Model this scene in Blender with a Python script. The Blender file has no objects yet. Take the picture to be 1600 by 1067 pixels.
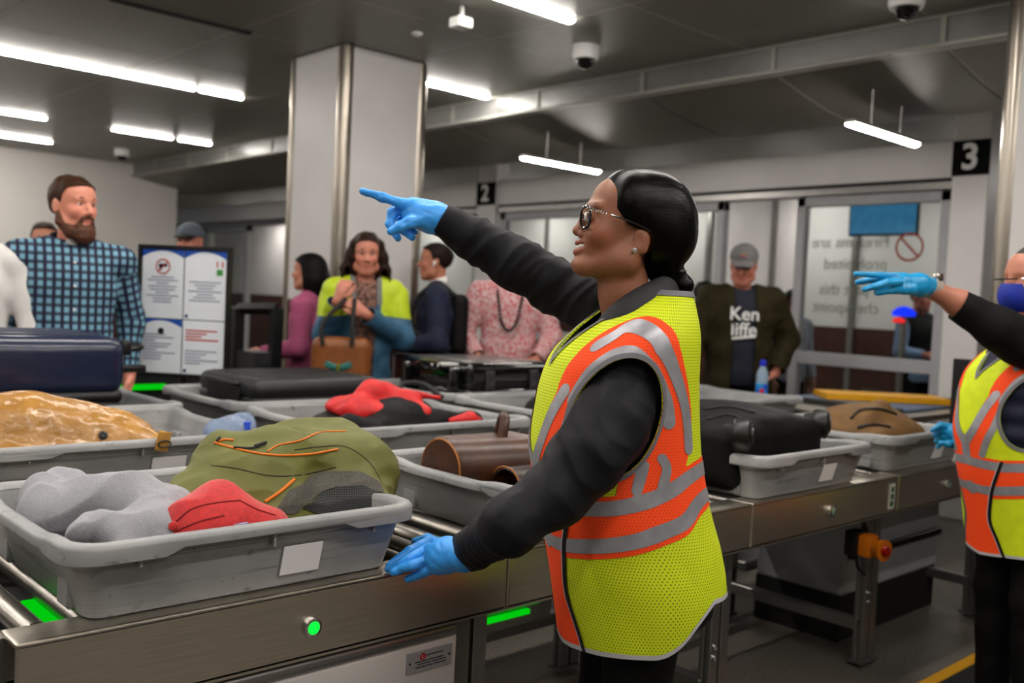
import bpy, bmesh, math, random
import numpy as np
from mathutils import Vector, Matrix
random.seed(7); RNG = np.random.default_rng(7)
SC = bpy.context.scene
COL = SC.collection
# ---------------------------------------------------------------- camera
CAM_H = 1.39; F_PX = 1504.0
YAW, PITCH, ROLL = .8225, -.0420, .0478
_fw = np.array([math.cos(YAW)*math.cos(PITCH), math.sin(YAW)*math.cos(PITCH), math.sin(PITCH)])
_r = np.cross(_fw, [0, 0, 1]); _r /= np.linalg.norm(_r); _u = np.cross(_r, _fw)
_r2 = _r*math.cos(ROLL)+_u*math.sin(ROLL); _u2 = _u*math.cos(ROLL)-_r*math.sin(ROLL)
_M = np.array([_r2, -_u2, _fw]); _O = np.array([0, 0, CAM_H])
def ray(px, py): return _M.T @ np.array([(px-800)/F_PX, (py-533.5)/F_PX, 1.])
def onz(px, py, z): q = ray(px, py); return _O+q*(z-CAM_H)/q[2]
def ony(px, py, y): q = ray(px, py); return _O+q*y/q[1]
def onx(px, py, x): q = ray(px, py); return _O+q*x/q[0]
def at(px, py, d): return _O+ray(px, py)*d
cd = bpy.data.cameras.new('camera'); cam = bpy.data.objects.new('camera', cd); COL.objects.link(cam)
cd.sensor_width = 36; cd.lens = 36*F_PX/1600; cd.clip_start = .05; cd.clip_end = 100
cam.matrix_world = Matrix(((_r2[0], _u2[0], -_fw[0], 0), (_r2[1], _u2[1], -_fw[1], 0), (_r2[2], _u2[2], -_fw[2], CAM_H), (0, 0, 0, 1)))
cd.dof.use_dof = True; cd.dof.focus_distance = 2.12; cd.dof.aperture_fstop = 2.8
SC.camera = cam
# ---------------------------------------------------------------- world, exposure
w = bpy.data.worlds.new('world'); SC.world = w; w.use_nodes = True
w.node_tree.nodes['Background'].inputs[0].default_value = (.9, .95, 1, 1)
w.node_tree.nodes['Background'].inputs[1].default_value = .12
SC.view_settings.view_transform = 'Standard'
try: SC.view_settings.look = 'None'
except Exception: pass
SC.view_settings.gamma = 1; SC.view_settings.use_curve_mapping = False
SC.view_settings.exposure = 0.14
LAMP = 75.0
# ---------------------------------------------------------------- helpers
def lin(c):
    if isinstance(c, str):
        c = [int(c[i:i+2], 16)/255 for i in (0, 2, 4)]
    return tuple((x/12.92 if x <= .04045 else ((x+.055)/1.055)**2.4) for x in c[:3])
MATS = {}
def mat(name, col, rough=.5, metal=0, noise=None, bump=None, spec=None, coat=0, alpha=1, trans=0, ior=1.45, sheen=0, attr=None, stretch=(1, 1, 1), col2=None, sss=0, emit=None, aniso=0):
    if name in MATS: return MATS[name]
    m = bpy.data.materials.new(name); m.use_nodes = True; MATS[name] = m
    nt = m.node_tree; b = nt.nodes['Principled BSDF']; L = nt.links.new
    c = lin(col); b.inputs['Base Color'].default_value = (*c, 1)
    b.inputs['Roughness'].default_value = rough; b.inputs['Metallic'].default_value = metal
    b.inputs['IOR'].default_value = ior
    if spec is not None: b.inputs['Specular IOR Level'].default_value = spec
    if coat: b.inputs['Coat Weight'].default_value = coat; b.inputs['Coat Roughness'].default_value = .1
    if trans: b.inputs['Transmission Weight'].default_value = trans
    if alpha < 1: b.inputs['Alpha'].default_value = alpha
    if sheen: b.inputs['Sheen Weight'].default_value = sheen
    if sss: b.inputs['Subsurface Weight'].default_value = sss; b.inputs['Subsurface Radius'].default_value = (.01, .004, .002)
    if aniso: b.inputs['Anisotropic'].default_value = aniso
    if emit: b.inputs['Emission Color'].default_value = (*lin(emit[0]), 1); b.inputs['Emission Strength'].default_value = emit[1]
    tc = nt.nodes.new('ShaderNodeTexCoord'); mp = nt.nodes.new('ShaderNodeMapping'); L(tc.outputs['Object'], mp.inputs[0]); mp.inputs['Scale'].default_value = stretch
    src = None
    if noise or attr:
        mx = nt.nodes.new('ShaderNodeMix'); mx.data_type = 'RGBA'; mx.blend_type = 'MIX'
        if attr:
            a = nt.nodes.new('ShaderNodeAttribute'); a.attribute_name = attr; src = a.outputs['Color']
        if noise:
            n = nt.nodes.new('ShaderNodeTexNoise'); n.inputs['Scale'].default_value = noise[0]; n.inputs['Detail'].default_value = noise[2] if len(noise) > 2 else 4
            L(mp.outputs[0], n.inputs['Vector'])
            rp = nt.nodes.new('ShaderNodeValToRGB'); rp.color_ramp.elements[0].position = .35; rp.color_ramp.elements[1].position = .65
            k = noise[1]
            if col2 is None:
                rp.color_ramp.elements[0].color = (*[x*(1-k) for x in c], 1); rp.color_ramp.elements[1].color = (*[min(1, x*(1+k)) for x in c], 1)
            else:
                rp.color_ramp.elements[0].color = (*c, 1); rp.color_ramp.elements[1].color = (*lin(col2), 1)
            L(n.outputs['Fac'], rp.inputs[0])
            if src is not None:
                mx.blend_type = 'MULTIPLY'; mx.inputs[0].default_value = 1
                rp.color_ramp.elements[0].color = (1-k, 1-k, 1-k, 1); rp.color_ramp.elements[1].color = (1, 1, 1, 1)
                L(src, mx.inputs[6]); L(rp.outputs[0], mx.inputs[7]); L(mx.outputs[2], b.inputs['Base Color'])
            else: L(rp.outputs[0], b.inputs['Base Color'])
        else: L(src, b.inputs['Base Color'])
    if bump:
        n = nt.nodes.new('ShaderNodeTexNoise'); n.inputs['Scale'].default_value = bump[0]; n.inputs['Detail'].default_value = 3
        L(mp.outputs[0], n.inputs['Vector'])
        bp = nt.nodes.new('ShaderNodeBump'); bp.inputs['Strength'].default_value = bump[1]; bp.inputs['Distance'].default_value = bump[2] if len(bump) > 2 else .003
        L(n.outputs['Fac'], bp.inputs['Height']); L(bp.outputs[0], b.inputs['Normal'])
    return m
def emat(name, col, s):
    if name in MATS: return MATS[name]
    m = bpy.data.materials.new(name); m.use_nodes = True; MATS[name] = m
    nt = m.node_tree; nt.nodes.remove(nt.nodes['Principled BSDF'])
    e = nt.nodes.new('ShaderNodeEmission'); e.inputs[0].default_value = (*lin(col), 1); e.inputs[1].default_value = s
    nt.links.new(e.outputs[0], nt.nodes['Material Output'].inputs[0]); return m
def tag(o, label=None, cat=None, group=None, kind=None):
    if label: o['label'] = label
    if cat: o['category'] = cat
    if group: o['group'] = group
    if kind: o['kind'] = kind
    return o
def thing(name, loc, label, cat, group=None, rz=0):
    o = bpy.data.objects.new(name, None); COL.objects.link(o); o.location = loc; o.rotation_euler = (0, 0, rz)
    o.empty_display_size = .1
    return tag(o, label, cat, group)
def wloc(o):
    v = Vector((0, 0, 0))
    while o is not None: v += o.location; o = o.parent
    return np.array(v)
def mkobj(name, V, F, m=None, parent=None, smooth=True, cols=None, uv=None, local=False, solid=0):
    V = np.asarray(V, float)
    me = bpy.data.meshes.new(name)
    if parent is not None and not local: V = V-wloc(parent)
    if isinstance(F, np.ndarray) and F.ndim == 2:
        n, k = F.shape
        me.vertices.add(len(V)); me.vertices.foreach_set('co', V.astype(np.float32).ravel())
        me.loops.add(n*k); me.loops.foreach_set('vertex_index', F.astype(np.int32).ravel())
        me.polygons.add(n); me.polygons.foreach_set('loop_start', np.arange(0, n*k, k, dtype=np.int32))
        me.update(calc_edges=True); me.validate()
    else:
        me.from_pydata([tuple(v) for v in V], [], [tuple(f) for f in F])
    me.polygons.foreach_set('use_smooth', np.full(len(me.polygons), bool(smooth)))
    if cols is not None:
        a = me.color_attributes.new('Col', 'FLOAT_COLOR', 'POINT')
        c4 = np.ones((len(V), 4), np.float32); c4[:, :3] = cols
        a.data.foreach_set('color', c4.ravel())
    if uv is not None:
        a = me.attributes.new('cuv', 'FLOAT_VECTOR', 'POINT')
        u3 = np.zeros((len(V), 3), np.float32); u3[:, :uv.shape[1]] = uv
        a.data.foreach_set('vector', u3.ravel())
    if m is not None:
        for mm in (m if isinstance(m, (list, tuple)) else [m]): me.materials.append(mm)
    o = bpy.data.objects.new(name, me); COL.objects.link(o); o.parent = parent
    if solid:
        md = o.modifiers.new('thickness', 'SOLIDIFY'); md.thickness = solid; md.offset = -1
    return o
class MB:
    """collects hard-surface shapes; build() makes ONE mesh object"""
    def __init__(s): s.v = []; s.f = []
    def add(s, V, F):
        o = len(s.v); s.v += [tuple(map(float, p)) for p in V]; s.f += [tuple(i+o for i in f) for f in F]; return s
    def box(s, lo, hi, bev=0, seg=2, R=None, c=None):
        lo = np.array(lo, float); hi = np.array(hi, float)
        bm = bmesh.new(); bmesh.ops.create_cube(bm, size=1)
        for v in bm.verts: v.co = Vector([(lo[i]+hi[i])/2+v.co[i]*(hi[i]-lo[i]) for i in range(3)])
        if bev: bmesh.ops.bevel(bm, geom=bm.edges[:], offset=min(bev, .49*min(hi-lo)), segments=seg, affect='EDGES', profile=.5)
        V = np.array([v.co[:] for v in bm.verts]); bm.verts.index_update(); F = [[v.index for v in f.verts] for f in bm.faces]; bm.free()
        if R is not None: V = (V-(0 if c is None else np.array(c)))@np.array(R).T+(0 if c is None else np.array(c))
        return s.add(V, F)
    def tube(s, pts, r, n=10, cap=True, closed=False):
        pts = np.array(pts, float); m = len(pts); rr = np.broadcast_to(np.array(r, float), (m,))
        T = np.gradient(pts, axis=0) if m > 2 and not closed else (np.roll(pts, -1, 0)-np.roll(pts, 1, 0) if closed else np.array([pts[1]-pts[0]]*2))
        T /= np.linalg.norm(T, axis=1)[:, None]+1e-12
        a = np.array([0, 0, 1.]) if abs(T[0][2]) < .9 else np.array([1., 0, 0])
        V = []
        N = np.cross(T[0], a); N /= np.linalg.norm(N)
        for i in range(m):
            N = N-T[i]*np.dot(N, T[i]); N /= np.linalg.norm(N)+1e-12; B = np.cross(T[i], N)
            for k in range(n):
                t = 2*math.pi*k/n; V.append(pts[i]+rr[i]*(math.cos(t)*N+math.sin(t)*B))
        F = []
        for i in range(m if closed else m-1):
            j = (i+1) % m
            for k in range(n): F.append((i*n+k, i*n+(k+1) % n, j*n+(k+1) % n, j*n+k))
        if cap and not closed: F.append(tuple(range(n))[::-1]); F.append(tuple((m-1)*n+k for k in range(n)))
        return s.add(V, F)
    def lathe(s, prof, c=(0, 0, 0), n=24, axis=None):
        """prof [(r,h)] around an axis direction through c"""
        ax = np.array(axis if axis is not None else (0, 0, 1), float); ax /= np.linalg.norm(ax)
        a = np.array([1., 0, 0]) if abs(ax[0]) < .9 else np.array([0, 1., 0]); N = np.cross(ax, a); N /= np.linalg.norm(N); B = np.cross(ax, N); c = np.array(c, float)
        V = []; F = []
        for r, h in prof:
            for k in range(n):
                t = 2*math.pi*k/n; V.append(c+ax*h+r*(math.cos(t)*N+math.sin(t)*B))
        for i in range(len(prof)-1):
            for k in range(n): F.append((i*n+k, i*n+(k+1) % n, (i+1)*n+(k+1) % n, (i+1)*n+k))
        F.append(tuple(range(n))[::-1]); F.append(tuple((len(prof)-1)*n+k for k in range(n)))
        return s.add(V, F)
    def build(s, name, m, parent=None, smooth=False, local=False):
        o = mkobj(name, np.array(s.v), s.f, m, parent, smooth, local=local)
        if not smooth: return o
        try: o.data.set_sharp_from_angle(angle=math.radians(40))
        except Exception: pass
        return o
def copy_tree(o, parent=None):
    c = o.copy(); COL.objects.link(c); c.parent = parent
    for ch in list(o.children): copy_tree(ch, c)
    return c
def struct(o, label=None): o['kind'] = 'structure'; return o
def text_mesh(name, body, size, m, loc, xdir, ydir, parent=None, align='CENTER', depth=.001, bold=0):
    cu = bpy.data.curves.new(name, 'FONT'); cu.body = body; cu.size = size; cu.align_x = align; cu.align_y = 'CENTER'; cu.extrude = depth; cu.offset = bold
    to = bpy.data.objects.new(name, cu); COL.objects.link(to)
    me = bpy.data.meshes.new_from_object(to); COL.objects.unlink(to); bpy.data.objects.remove(to)
    X = np.array(xdir, float); X /= np.linalg.norm(X); Y = np.array(ydir, float); Y /= np.linalg.norm(Y); Z = np.cross(X, Y)
    V = np.array([v.co[:] for v in me.vertices]) if len(me.vertices) else np.zeros((0, 3)); F = [list(p.vertices) for p in me.polygons]
    bpy.data.meshes.remove(me)
    W = np.array(loc)+V[:, :1]*X+V[:, 1:2]*Y+V[:, 2:3]*Z
    return mkobj(name, W, F, m, parent, smooth=False)
# ---------------------------------------------------------------- signed-distance modelling (for bodies, cloth, soft bags)
def rotm(axes): return np.array(axes, float)          # rows = local axes in world
class SD:
    def __init__(s): s.ops = []; s.disp = None
    def cap(s, a, b, ra, rb=None, k=.02, op='u'):
        a = np.array(a, float); b = np.array(b, float); rb = ra if rb is None else rb
        ab = b-a; L2 = max(ab@ab, 1e-9)
        def fn(X, Y, Z):
            t = np.clip(((X-a[0])*ab[0]+(Y-a[1])*ab[1]+(Z-a[2])*ab[2])/L2, 0, 1)
            return np.sqrt((X-a[0]-t*ab[0])**2+(Y-a[1]-t*ab[1])**2+(Z-a[2]-t*ab[2])**2)-(ra+t*(rb-ra))
        R = max(ra, rb); s.ops.append((fn, np.minimum(a, b)-R, np.maximum(a, b)+R, k, op)); return s
    def path(s, pts, rad, k=.02, op='u'):
        for i in range(len(pts)-1): s.cap(pts[i], pts[i+1], rad[i], rad[i+1], k, op)
        return s
    def ell(s, c, r, R=None, k=.02, op='u'):
        c = np.array(c, float); r = np.array(r, float); Rm = np.eye(3) if R is None else np.array(R, float)
        def fn(X, Y, Z):
            x, y, z = X-c[0], Y-c[1], Z-c[2]
            q = [(Rm[i, 0]*x+Rm[i, 1]*y+Rm[i, 2]*z) for i in range(3)]
            k0 = np.sqrt((q[0]/r[0])**2+(q[1]/r[1])**2+(q[2]/r[2])**2); k1 = np.sqrt((q[0]/r[0]**2)**2+(q[1]/r[1]**2)**2+(q[2]/r[2]**2)**2)
            return k0*(k0-1)/np.maximum(k1, 1e-6)
        e = np.sqrt(((Rm*r[:, None])**2).sum(0)); s.ops.append((fn, c-e, c+e, k, op)); return s
    def box(s, c, h, rad=.01, R=None, k=.02, op='u'):
        c = np.array(c, float); h = np.array(h, float)-rad; Rm = np.eye(3) if R is None else np.array(R, float)
        def fn(X, Y, Z):
            x, y, z = X-c[0], Y-c[1], Z-c[2]
            q = [np.abs(Rm[i, 0]*x+Rm[i, 1]*y+Rm[i, 2]*z)-h[i] for i in range(3)]
            return np.sqrt(sum(np.maximum(v, 0)**2 for v in q))+np.minimum(np.maximum(np.maximum(q[0], q[1]), q[2]), 0)-rad
        e = np.sqrt(((Rm*(h+rad)[:, None])**2).sum(0)); s.ops.append((fn, c-e, c+e, k, op)); return s
    def grow(s, d):
        o = SD(); o.disp = s.disp
        for fn, lo, hi, k, op in s.ops:
            sg = d if op == 'u' else -d
            o.ops.append(((lambda X, Y, Z, fn=fn, sg=sg: fn(X, Y, Z)-sg), lo-max(sg, 0), hi+max(sg, 0), k, op))
        return o
    def mesh(s, res):
        us = [o for o in s.ops if o[4] == 'u']
        lo = np.min([o[1] for o in us], 0)-4*res-.005; hi = np.max([o[2] for o in us], 0)+4*res+.005
        n = np.ceil((hi-lo)/res).astype(int)+1
        ax = [lo[i]+res*np.arange(n[i]) for i in range(3)]
        D = np.full(n, 1.0, np.float32)
        for fn, l, h, k, op in s.ops:
            i0 = np.clip(np.floor((l-k-2*res-lo)/res).astype(int), 0, n-1); i1 = np.clip(np.ceil((h+k+2*res-lo)/res).astype(int)+1, 1, n)
            if (i1 <= i0).any(): continue
            X = ax[0][i0[0]:i1[0], None, None]; Y = ax[1][None, i0[1]:i1[1], None]; Z = ax[2][None, None, i0[2]:i1[2]]
            b = fn(X, Y, Z); sl = (slice(i0[0], i1[0]), slice(i0[1], i1[1]), slice(i0[2], i1[2])); a = D[sl]
            if op == 'u':
                hh = np.clip(.5+.5*(b-a)/k, 0, 1); D[sl] = b+(a-b)*hh-k*hh*(1-hh)
            else:
                b = -b; hh = np.clip(.5-.5*(b-a)/k, 0, 1); D[sl] = b+(a-b)*hh+k*hh*(1-hh)
        if s.disp is not None:
            I = np.nonzero(np.abs(D) < 5*res+.01)
            D[I] += s.disp(ax[0][I[0]], ax[1][I[1]], ax[2][I[2]]).astype(np.float32)
        return nets(D, lo, res)
def nets(D, lo, res):
    s = D < 0; n = D.shape
    cnt = np.zeros((n[0]-1, n[1]-1, n[2]-1), np.int8)
    for i in (0, 1):
        for j in (0, 1):
            for k in (0, 1): cnt += s[i:n[0]-1+i, j:n[1]-1+j, k:n[2]-1+k]
    act = (cnt > 0) & (cnt < 8); I = np.array(np.nonzero(act)); N = I.shape[1]
    cv = {(i, j, k): D[I[0]+i, I[1]+j, I[2]+k] for i in (0, 1) for j in (0, 1) for k in (0, 1)}
    P = np.zeros((N, 3)); C = np.zeros(N)
    for a in cv:
        for ax_ in range(3):
            if a[ax_] == 0:
                b = list(a); b[ax_] = 1; b = tuple(b); va, vb = cv[a], cv[b]
                m = (va < 0) != (vb < 0); t = np.where(m, va/np.where(m, va-vb, 1), 0)
                q = np.tile(np.array(a, float), (N, 1)); q[:, ax_] = t
                P += q*m[:, None]; C += m
    V = lo+res*(I.T+P/C[:, None])
    idx = np.full(act.shape, -1, np.int32); idx[act] = np.arange(N)
    FS = []
    for ax_ in range(3):
        b, c = (ax_+1) % 3, (ax_+2) % 3
        s0 = [slice(None)]*3; s1 = [slice(None)]*3; s0[ax_] = slice(0, -1); s1[ax_] = slice(1, None)
        m = s[tuple(s0)] != s[tuple(s1)]; E = np.array(np.nonzero(m))
        ok = (E[b] > 0) & (E[c] > 0) & (E[b] < n[b]-1) & (E[c] < n[c]-1); E = E[:, ok]
        ins = s[tuple(E)]
        def g(db, dc):
            e = E.copy(); e[b] -= db; e[c] -= dc; return idx[tuple(e)]
        q = np.stack([g(0, 0), g(1, 0), g(1, 1), g(0, 1)], 1); q[~ins] = q[~ins][:, ::-1]; FS.append(q)
    F = np.concatenate(FS); F = F[(F >= 0).all(1)]
    return V, F
def tris(F): return np.concatenate([F[:, [0, 1, 2]], F[:, [0, 2, 3]]]) if F.shape[1] == 4 else F
def clip(V, F, phi, attrs=()):
    """keep the part of a triangle mesh where phi>=0, cutting triangles cleanly"""
    F = tris(F); phi = np.where(np.abs(phi) < 1e-7, 1e-7, phi); ins = phi[F] > 0; c = ins.sum(1)
    keep = F[c == 3]; newV = []; ed = {}
    base = len(V); out = []
    def cut(i, j):
        key = (i, j) if i < j else (j, i)
        if key not in ed: ed[key] = base+len(ed)
        return ed[key]
    for f, m in zip(F[(c == 1) | (c == 2)].tolist(), ins[(c == 1) | (c == 2)].tolist()):
        if sum(m) == 1:
            k = m.index(True); a, b, d = f[k], f[(k+1) % 3], f[(k+2) % 3]; out.append((a, cut(a, b), cut(a, d)))
        else:
            k = m.index(False); a, b, d = f[k], f[(k+1) % 3], f[(k+2) % 3]; x, y = cut(a, b), cut(a, d); out.append((x, b, d)); out.append((x, d, y))
    if ed:
        K = np.array(list(ed)); t = (phi[K[:, 0]]/(phi[K[:, 0]]-phi[K[:, 1]]))[:, None]
        V = np.concatenate([V, V[K[:, 0]]*(1-t)+V[K[:, 1]]*t]); attrs = [np.concatenate([A, A[K[:, 0]]*(1-t if A.ndim > 1 else 1-t[:, 0])+A[K[:, 1]]*(t if A.ndim > 1 else t[:, 0])]) for A in attrs]
    F2 = np.concatenate([keep, np.array(out, int).reshape(-1, 3)])
    u, inv = np.unique(F2, return_inverse=True)
    return (V[u], inv.reshape(-1, 3)) + tuple(np.asarray(A)[u] for A in attrs)
def vnormals(V, F):
    T = tris(F); n = np.cross(V[T[:, 1]]-V[T[:, 0]], V[T[:, 2]]-V[T[:, 0]]); N = np.zeros_like(V)
    for i in range(3): np.add.at(N, T[:, i], n)
    return N/(np.linalg.norm(N, axis=1)[:, None]+1e-12)
def largest(V, F):
    lab = np.arange(len(V)); T = tris(F)
    while True:
        m = lab[T].min(1); new = lab.copy()
        for i in range(3): np.minimum.at(new, T[:, i], m)
        new = new[new]
        if (new == lab).all(): break
        lab = new
    u, c = np.unique(lab[T[:, 0]], return_counts=True); T = T[lab[T[:, 0]] == u[c.argmax()]]; k, inv = np.unique(T, return_inverse=True); return V[k], inv.reshape(-1, 3)
def folds(amp, freq, seed=0, dirs=None, ridge=False):
    r = np.random.default_rng(seed); W = []
    for i in range(6):
        d = r.normal(size=3); d /= np.linalg.norm(d)
        if dirs is not None: d = d*.5+np.array(dirs); d /= np.linalg.norm(d)
        W.append((d*freq*r.uniform(.6, 1.7), r.uniform(0, 6.3), r.normal(size=3)*freq*.4, r.uniform(0, 6)))
    def fn(x, y, z):
        o = 0
        for k, p, k2, p2 in W:
            o = o+np.sin(k[0]*x+k[1]*y+k[2]*z+p+1.3*np.sin(k2[0]*x+k2[1]*y+k2[2]*z+p2))
        o = o/6
        return amp*(1.6*np.abs(o)-.5)*(1 if ridge else -1)
    return fn
def pdist(P, L):
    """distance of 2-D points to a polyline"""
    d = np.full(len(P), 9.)
    for a, b in zip(L[:-1], L[1:]):
        a = np.array(a); b = np.array(b); ab = b-a; t = np.clip(((P-a)@ab)/max(ab@ab, 1e-10), 0, 1); d = np.minimum(d, np.linalg.norm(P-a-t[:, None]*ab, axis=1))
    return d
def spline(pts, n=24):
    pts = np.array(pts, float); m = len(pts); Q = np.vstack([2*pts[0]-pts[1], pts, 2*pts[-1]-pts[-2]]); o = []
    for i in range(m-1):
        p0, p1, p2, p3 = Q[i:i+4]
        for t in np.linspace(0, 1, n, endpoint=False): o.append(.5*((2*p1)+(-p0+p2)*t+(2*p0-5*p1+4*p2-p3)*t*t+(-p0+3*p1-3*p2+p3)*t**3))
    o.append(pts[-1]); return np.array(o)
# ---------------------------------------------------------------- materials of the place
M_white = mat('white_panel', (.80, .79, .785), .45, noise=(3, .03), bump=(40, .02))
M_wall = mat('painted_wall', (.80, .785, .765), .6, noise=(2, .03), bump=(60, .03))
M_ceil = mat('ceiling_metal', (.47, .47, .44), .42, metal=.25, noise=(6, .05), bump=(400, .05))
M_bar = mat('ceiling_bar', (.60, .60, .57), .45, metal=.2)
M_steel = mat('brushed_steel', (.80, .77, .72), .36, metal=1, noise=(9, .07), bump=(60, .06, .001), stretch=(.6, 8, 30), aniso=.4)
M_rsteel = mat('roller_steel', (.62, .6, .57), .3, metal=1, noise=(30, .1))
M_alu = mat('aluminium', (.55, .54, .53), .38, metal=.9, noise=(12, .05))
M_trimsteel = mat('corner_steel', (.58, .55, .51), .3, metal=.95, noise=(10, .08), stretch=(1, 1, .3))
M_frame = mat('grey_frame', (.60, .60, .61), .45, noise=(8, .03))
M_brown = mat('brown_wainscot', (.25, .115, .085), .4, noise=(14, .2), stretch=(1, 1, .15))
M_black = mat('black_plastic', (.035, .035, .037), .4, noise=(40, .2))
M_dark = mat('dark_void', (.05, .05, .05), .7)
M_floor = mat('terrazzo_floor', (.36, .34, .31), .35, noise=(90, .45, 6), bump=(200, .05))
M_glass = mat('clear_glass', (.93, .96, .95), .02, trans=1, ior=1.05, spec=.5)
M_signw = mat('sign_white', (.85, .85, .84), .5)
M_lamp = emat('lamp_diffuser', (1, .975, .945), LAMP)
M_green = emat('green_light', (.0, .72, .05), 1.1)
# ---------------------------------------------------------------- floor, ceiling, walls
struct(MB().box((-5, -6, -.05), (13, 21, 0)).build('floor', M_floor))
ceil = struct(MB().box((-5, -6, 3.0012), (5.1, 13.4, 3.08)).build('ceiling', M_bar))
pm = MB().box((-.549, -.549, 0), (.549, .549, .02), .001, 1)
first = None
for i in range(-6, 3):
    for j in range(-6, 9):
        cx, cy = 3.95+.56+i*1.12, 4.58+.56+j*1.12
        if cx > 5 or cy > 13.2 or cx < -3: continue
        if first is None: first = pm.build('ceiling_panel', M_ceil, ceil, local=True); o = first
        else: o = first.copy(); COL.objects.link(o)
        o.location = (cx, cy, 3.0)
# vent slot
MB().box((2.03, 5.66, 2.985), (2.9, 5.70, 2.9995)).build('vent_slot', M_dark, ceil)
# fascia of the bulkhead with its divider strips, lip and curved soffit panels
fas = struct(MB().box((5.1, 1.0, 2.85), (5.16, 13.3, 3.05)).build('trim_1', mat('fascia', (.50, .50, .49), .35, metal=.4, noise=(10, .05))))
MB().box((5.06, 1.0, 2.828), (5.16, 13.3, 2.85), .006).build('lip', M_bar, fas, True)
MB().box((5.085, 1.0, 2.988), (5.12, 13.3, 3.0)).build('top_bead', M_bar, fas)
dv = None
for k in range(12):
    y = 2.27+k*1.02
    if dv is None: dv = MB().box((5.088, -.014, 2.85), (5.1, .014, 2.99)).build('divider', M_bar, fas, local=True); o = dv
    else: o = dv.copy(); COL.objects.link(o)
    o.location = (0, y, 0)
def cove(y0, y1, t0, t1, lift):
    V = []; n = 14
    for i in range(n+1):
        t = t0+(t1-t0)*i/n; x = 5.13+1.05*t; z = 2.835-.135*math.sin(t*math.pi/2)-lift
        V += [(x, y0, z), (x, y1, z)]
    return V, [(2*i, 2*i+1, 2*i+3, 2*i+2) for i in range(n)]
cv = struct(MB().box((5.16, 1.0, 2.86), (6.25, 13.3, 2.9)).build('trim_2', M_ceil))
for k in range(-1, 11):
    y = 2.27+k*1.02; V, F = cove(y+.012, y+1.008, 0, 1, 0); MB().add(V, F).build('soffit_panel', mat('soffit', (.40, .395, .36), .42, metal=.3, noise=(8, .04), bump=(300, .06)), cv, True)
V, F = cove(1, 13.3, 0, 1, -.006); MB().add(V, F).build('soffit_backing', M_bar, cv, True)
struct(MB().box((6.17, 1, 2.70), (6.22, 13.3, 2.93), .006).build('trim_3', M_ceil))
struct(MB().box((6.2, -2, 2.93), (13, 20, 3.0)).build('ceiling.001', mat('ceiling_rough', (.47, .47, .44), .65, noise=(6, .05))))
# left wall with dado, back walls
wl = struct(MB().box((-5, 13.2, 0), (5.72, 13.35, 3.05)).build('wall_left', M_wall))
MB().box((-5, 13.18, 0), (5.72, 13.2, 1.0)).build('dado', M_brown, wl)
MB().box((2.1, 13.17, 1.45), (2.75, 13.2, 2.0), .01).build('notice_board', M_frame, wl)
wb = struct(MB().box((9.5, -2, 0), (9.65, 20, 3.0)).build('wall_back', M_white))
MB().box((9.48, -2, 0), (9.5, 20, 1.28)).build('dado', M_brown, wb)
for y in (5.0, 5.98, 6.86, 8.2, 9.6, 11.0, 13, 15): MB().box((9.46, y-.03, 0), (9.5, y+.03, 3.0)).build('cover_strip', M_alu, wb)
struct(MB().box((-5, -6.1, 0), (13, -6, 3.1)).build('wall_right', M_wall))
struct(MB().box((-5.1, -6, 0), (-5, 13.4, 3.1)).build('wall_front', M_wall))
struct(MB().box((5.0, 19.9, 0), (13, 20, 3.1)).build('wall_far', M_wall))
# partition with header and numbered posts
hd = struct(MB().box((6.96, 2.95, 2.42), (7.08, 19.5, 2.68), .004, 1).build('trim_4', M_white))
MB().box((6.95, 2.95, 2.335), (7.09, 19.5, 2.395), .006).build('track', M_alu, hd)
MB().box((6.97, 2.95, 2.395), (7.07, 19.5, 2.42)).build('shadow_gap', M_dark, hd)
for k, y in enumerate((2.705, 7.83)):
    p = struct(MB().box((6.92, y, 0), (7.12, y+.25+.04*k, 2.98), .006, 1).build('trim_%d' % (5+k), M_white))
    s = thing('lane_number_sign', (6.91, y+.125, 2.42), ['black square sign with white numeral 3 on the post at right', 'small black sign with white numeral 2 above the pointing arm'][k], 'sign', 'lane number signs')
    MB().box((6.90, y-.004, 2.42), (6.925, y+.25+.04*k, 2.664), .003, 1).build('plate', mat('sign_black', (.02, .02, .02), .7, spec=.1), s)
    text_mesh('numeral', '3' if k == 0 else '2', .25, M_signw, (6.897, y+.125+.02*k, 2.54), (0, -1, 0), (0, 0, 1), s, bold=.006)
def glass_door(n, y0, y1, top, rails, pane_col=None):
    st = .075
    d = struct(MB().box((6.97, y0, 0), (7.05, y0+st, top), .004, 1).box((6.97, y1-st, 0), (7.05, y1, top), .004, 1).box((6.97, y0, top-st), (7.05, y1, top), .004, 1).build('door_%d' % n, M_frame))
    zs = [.02]+rails+[top-st]
    for a, b in rails and [(r, r+.1) for r in rails]: MB().box((6.975, y0+st, a), (7.045, y1-st, b), .004, 1).build('rail', M_frame, d)
    MB().box((6.975, y0+st, 0), (7.045, y1-st, .1)).build('rail', M_frame, d)
    lo = .1
    for r in rails+[None]:
        hi = r if r is not None else top-st
        MB().box((7.006, y0+st, lo), (7.014, y1-st, hi)).build('pane', M_glass, d); lo = (r or 0)+.1
    return d
d1 = glass_door(1, 2.97, 4.2, 2.33, [1.0])
glass_door(2, 4.9, 6.3, 2.33, [1.0]); glass_door(3, 6.3, 7.78, 2.33, [1.0]); glass_door(4, 8.15, 9.6, 2.33, [1.0]); glass_door(5, 13.5, 15, 2.33, [1.0]); glass_door(6, 15.05, 17, 2.33, [1.0])
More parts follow.
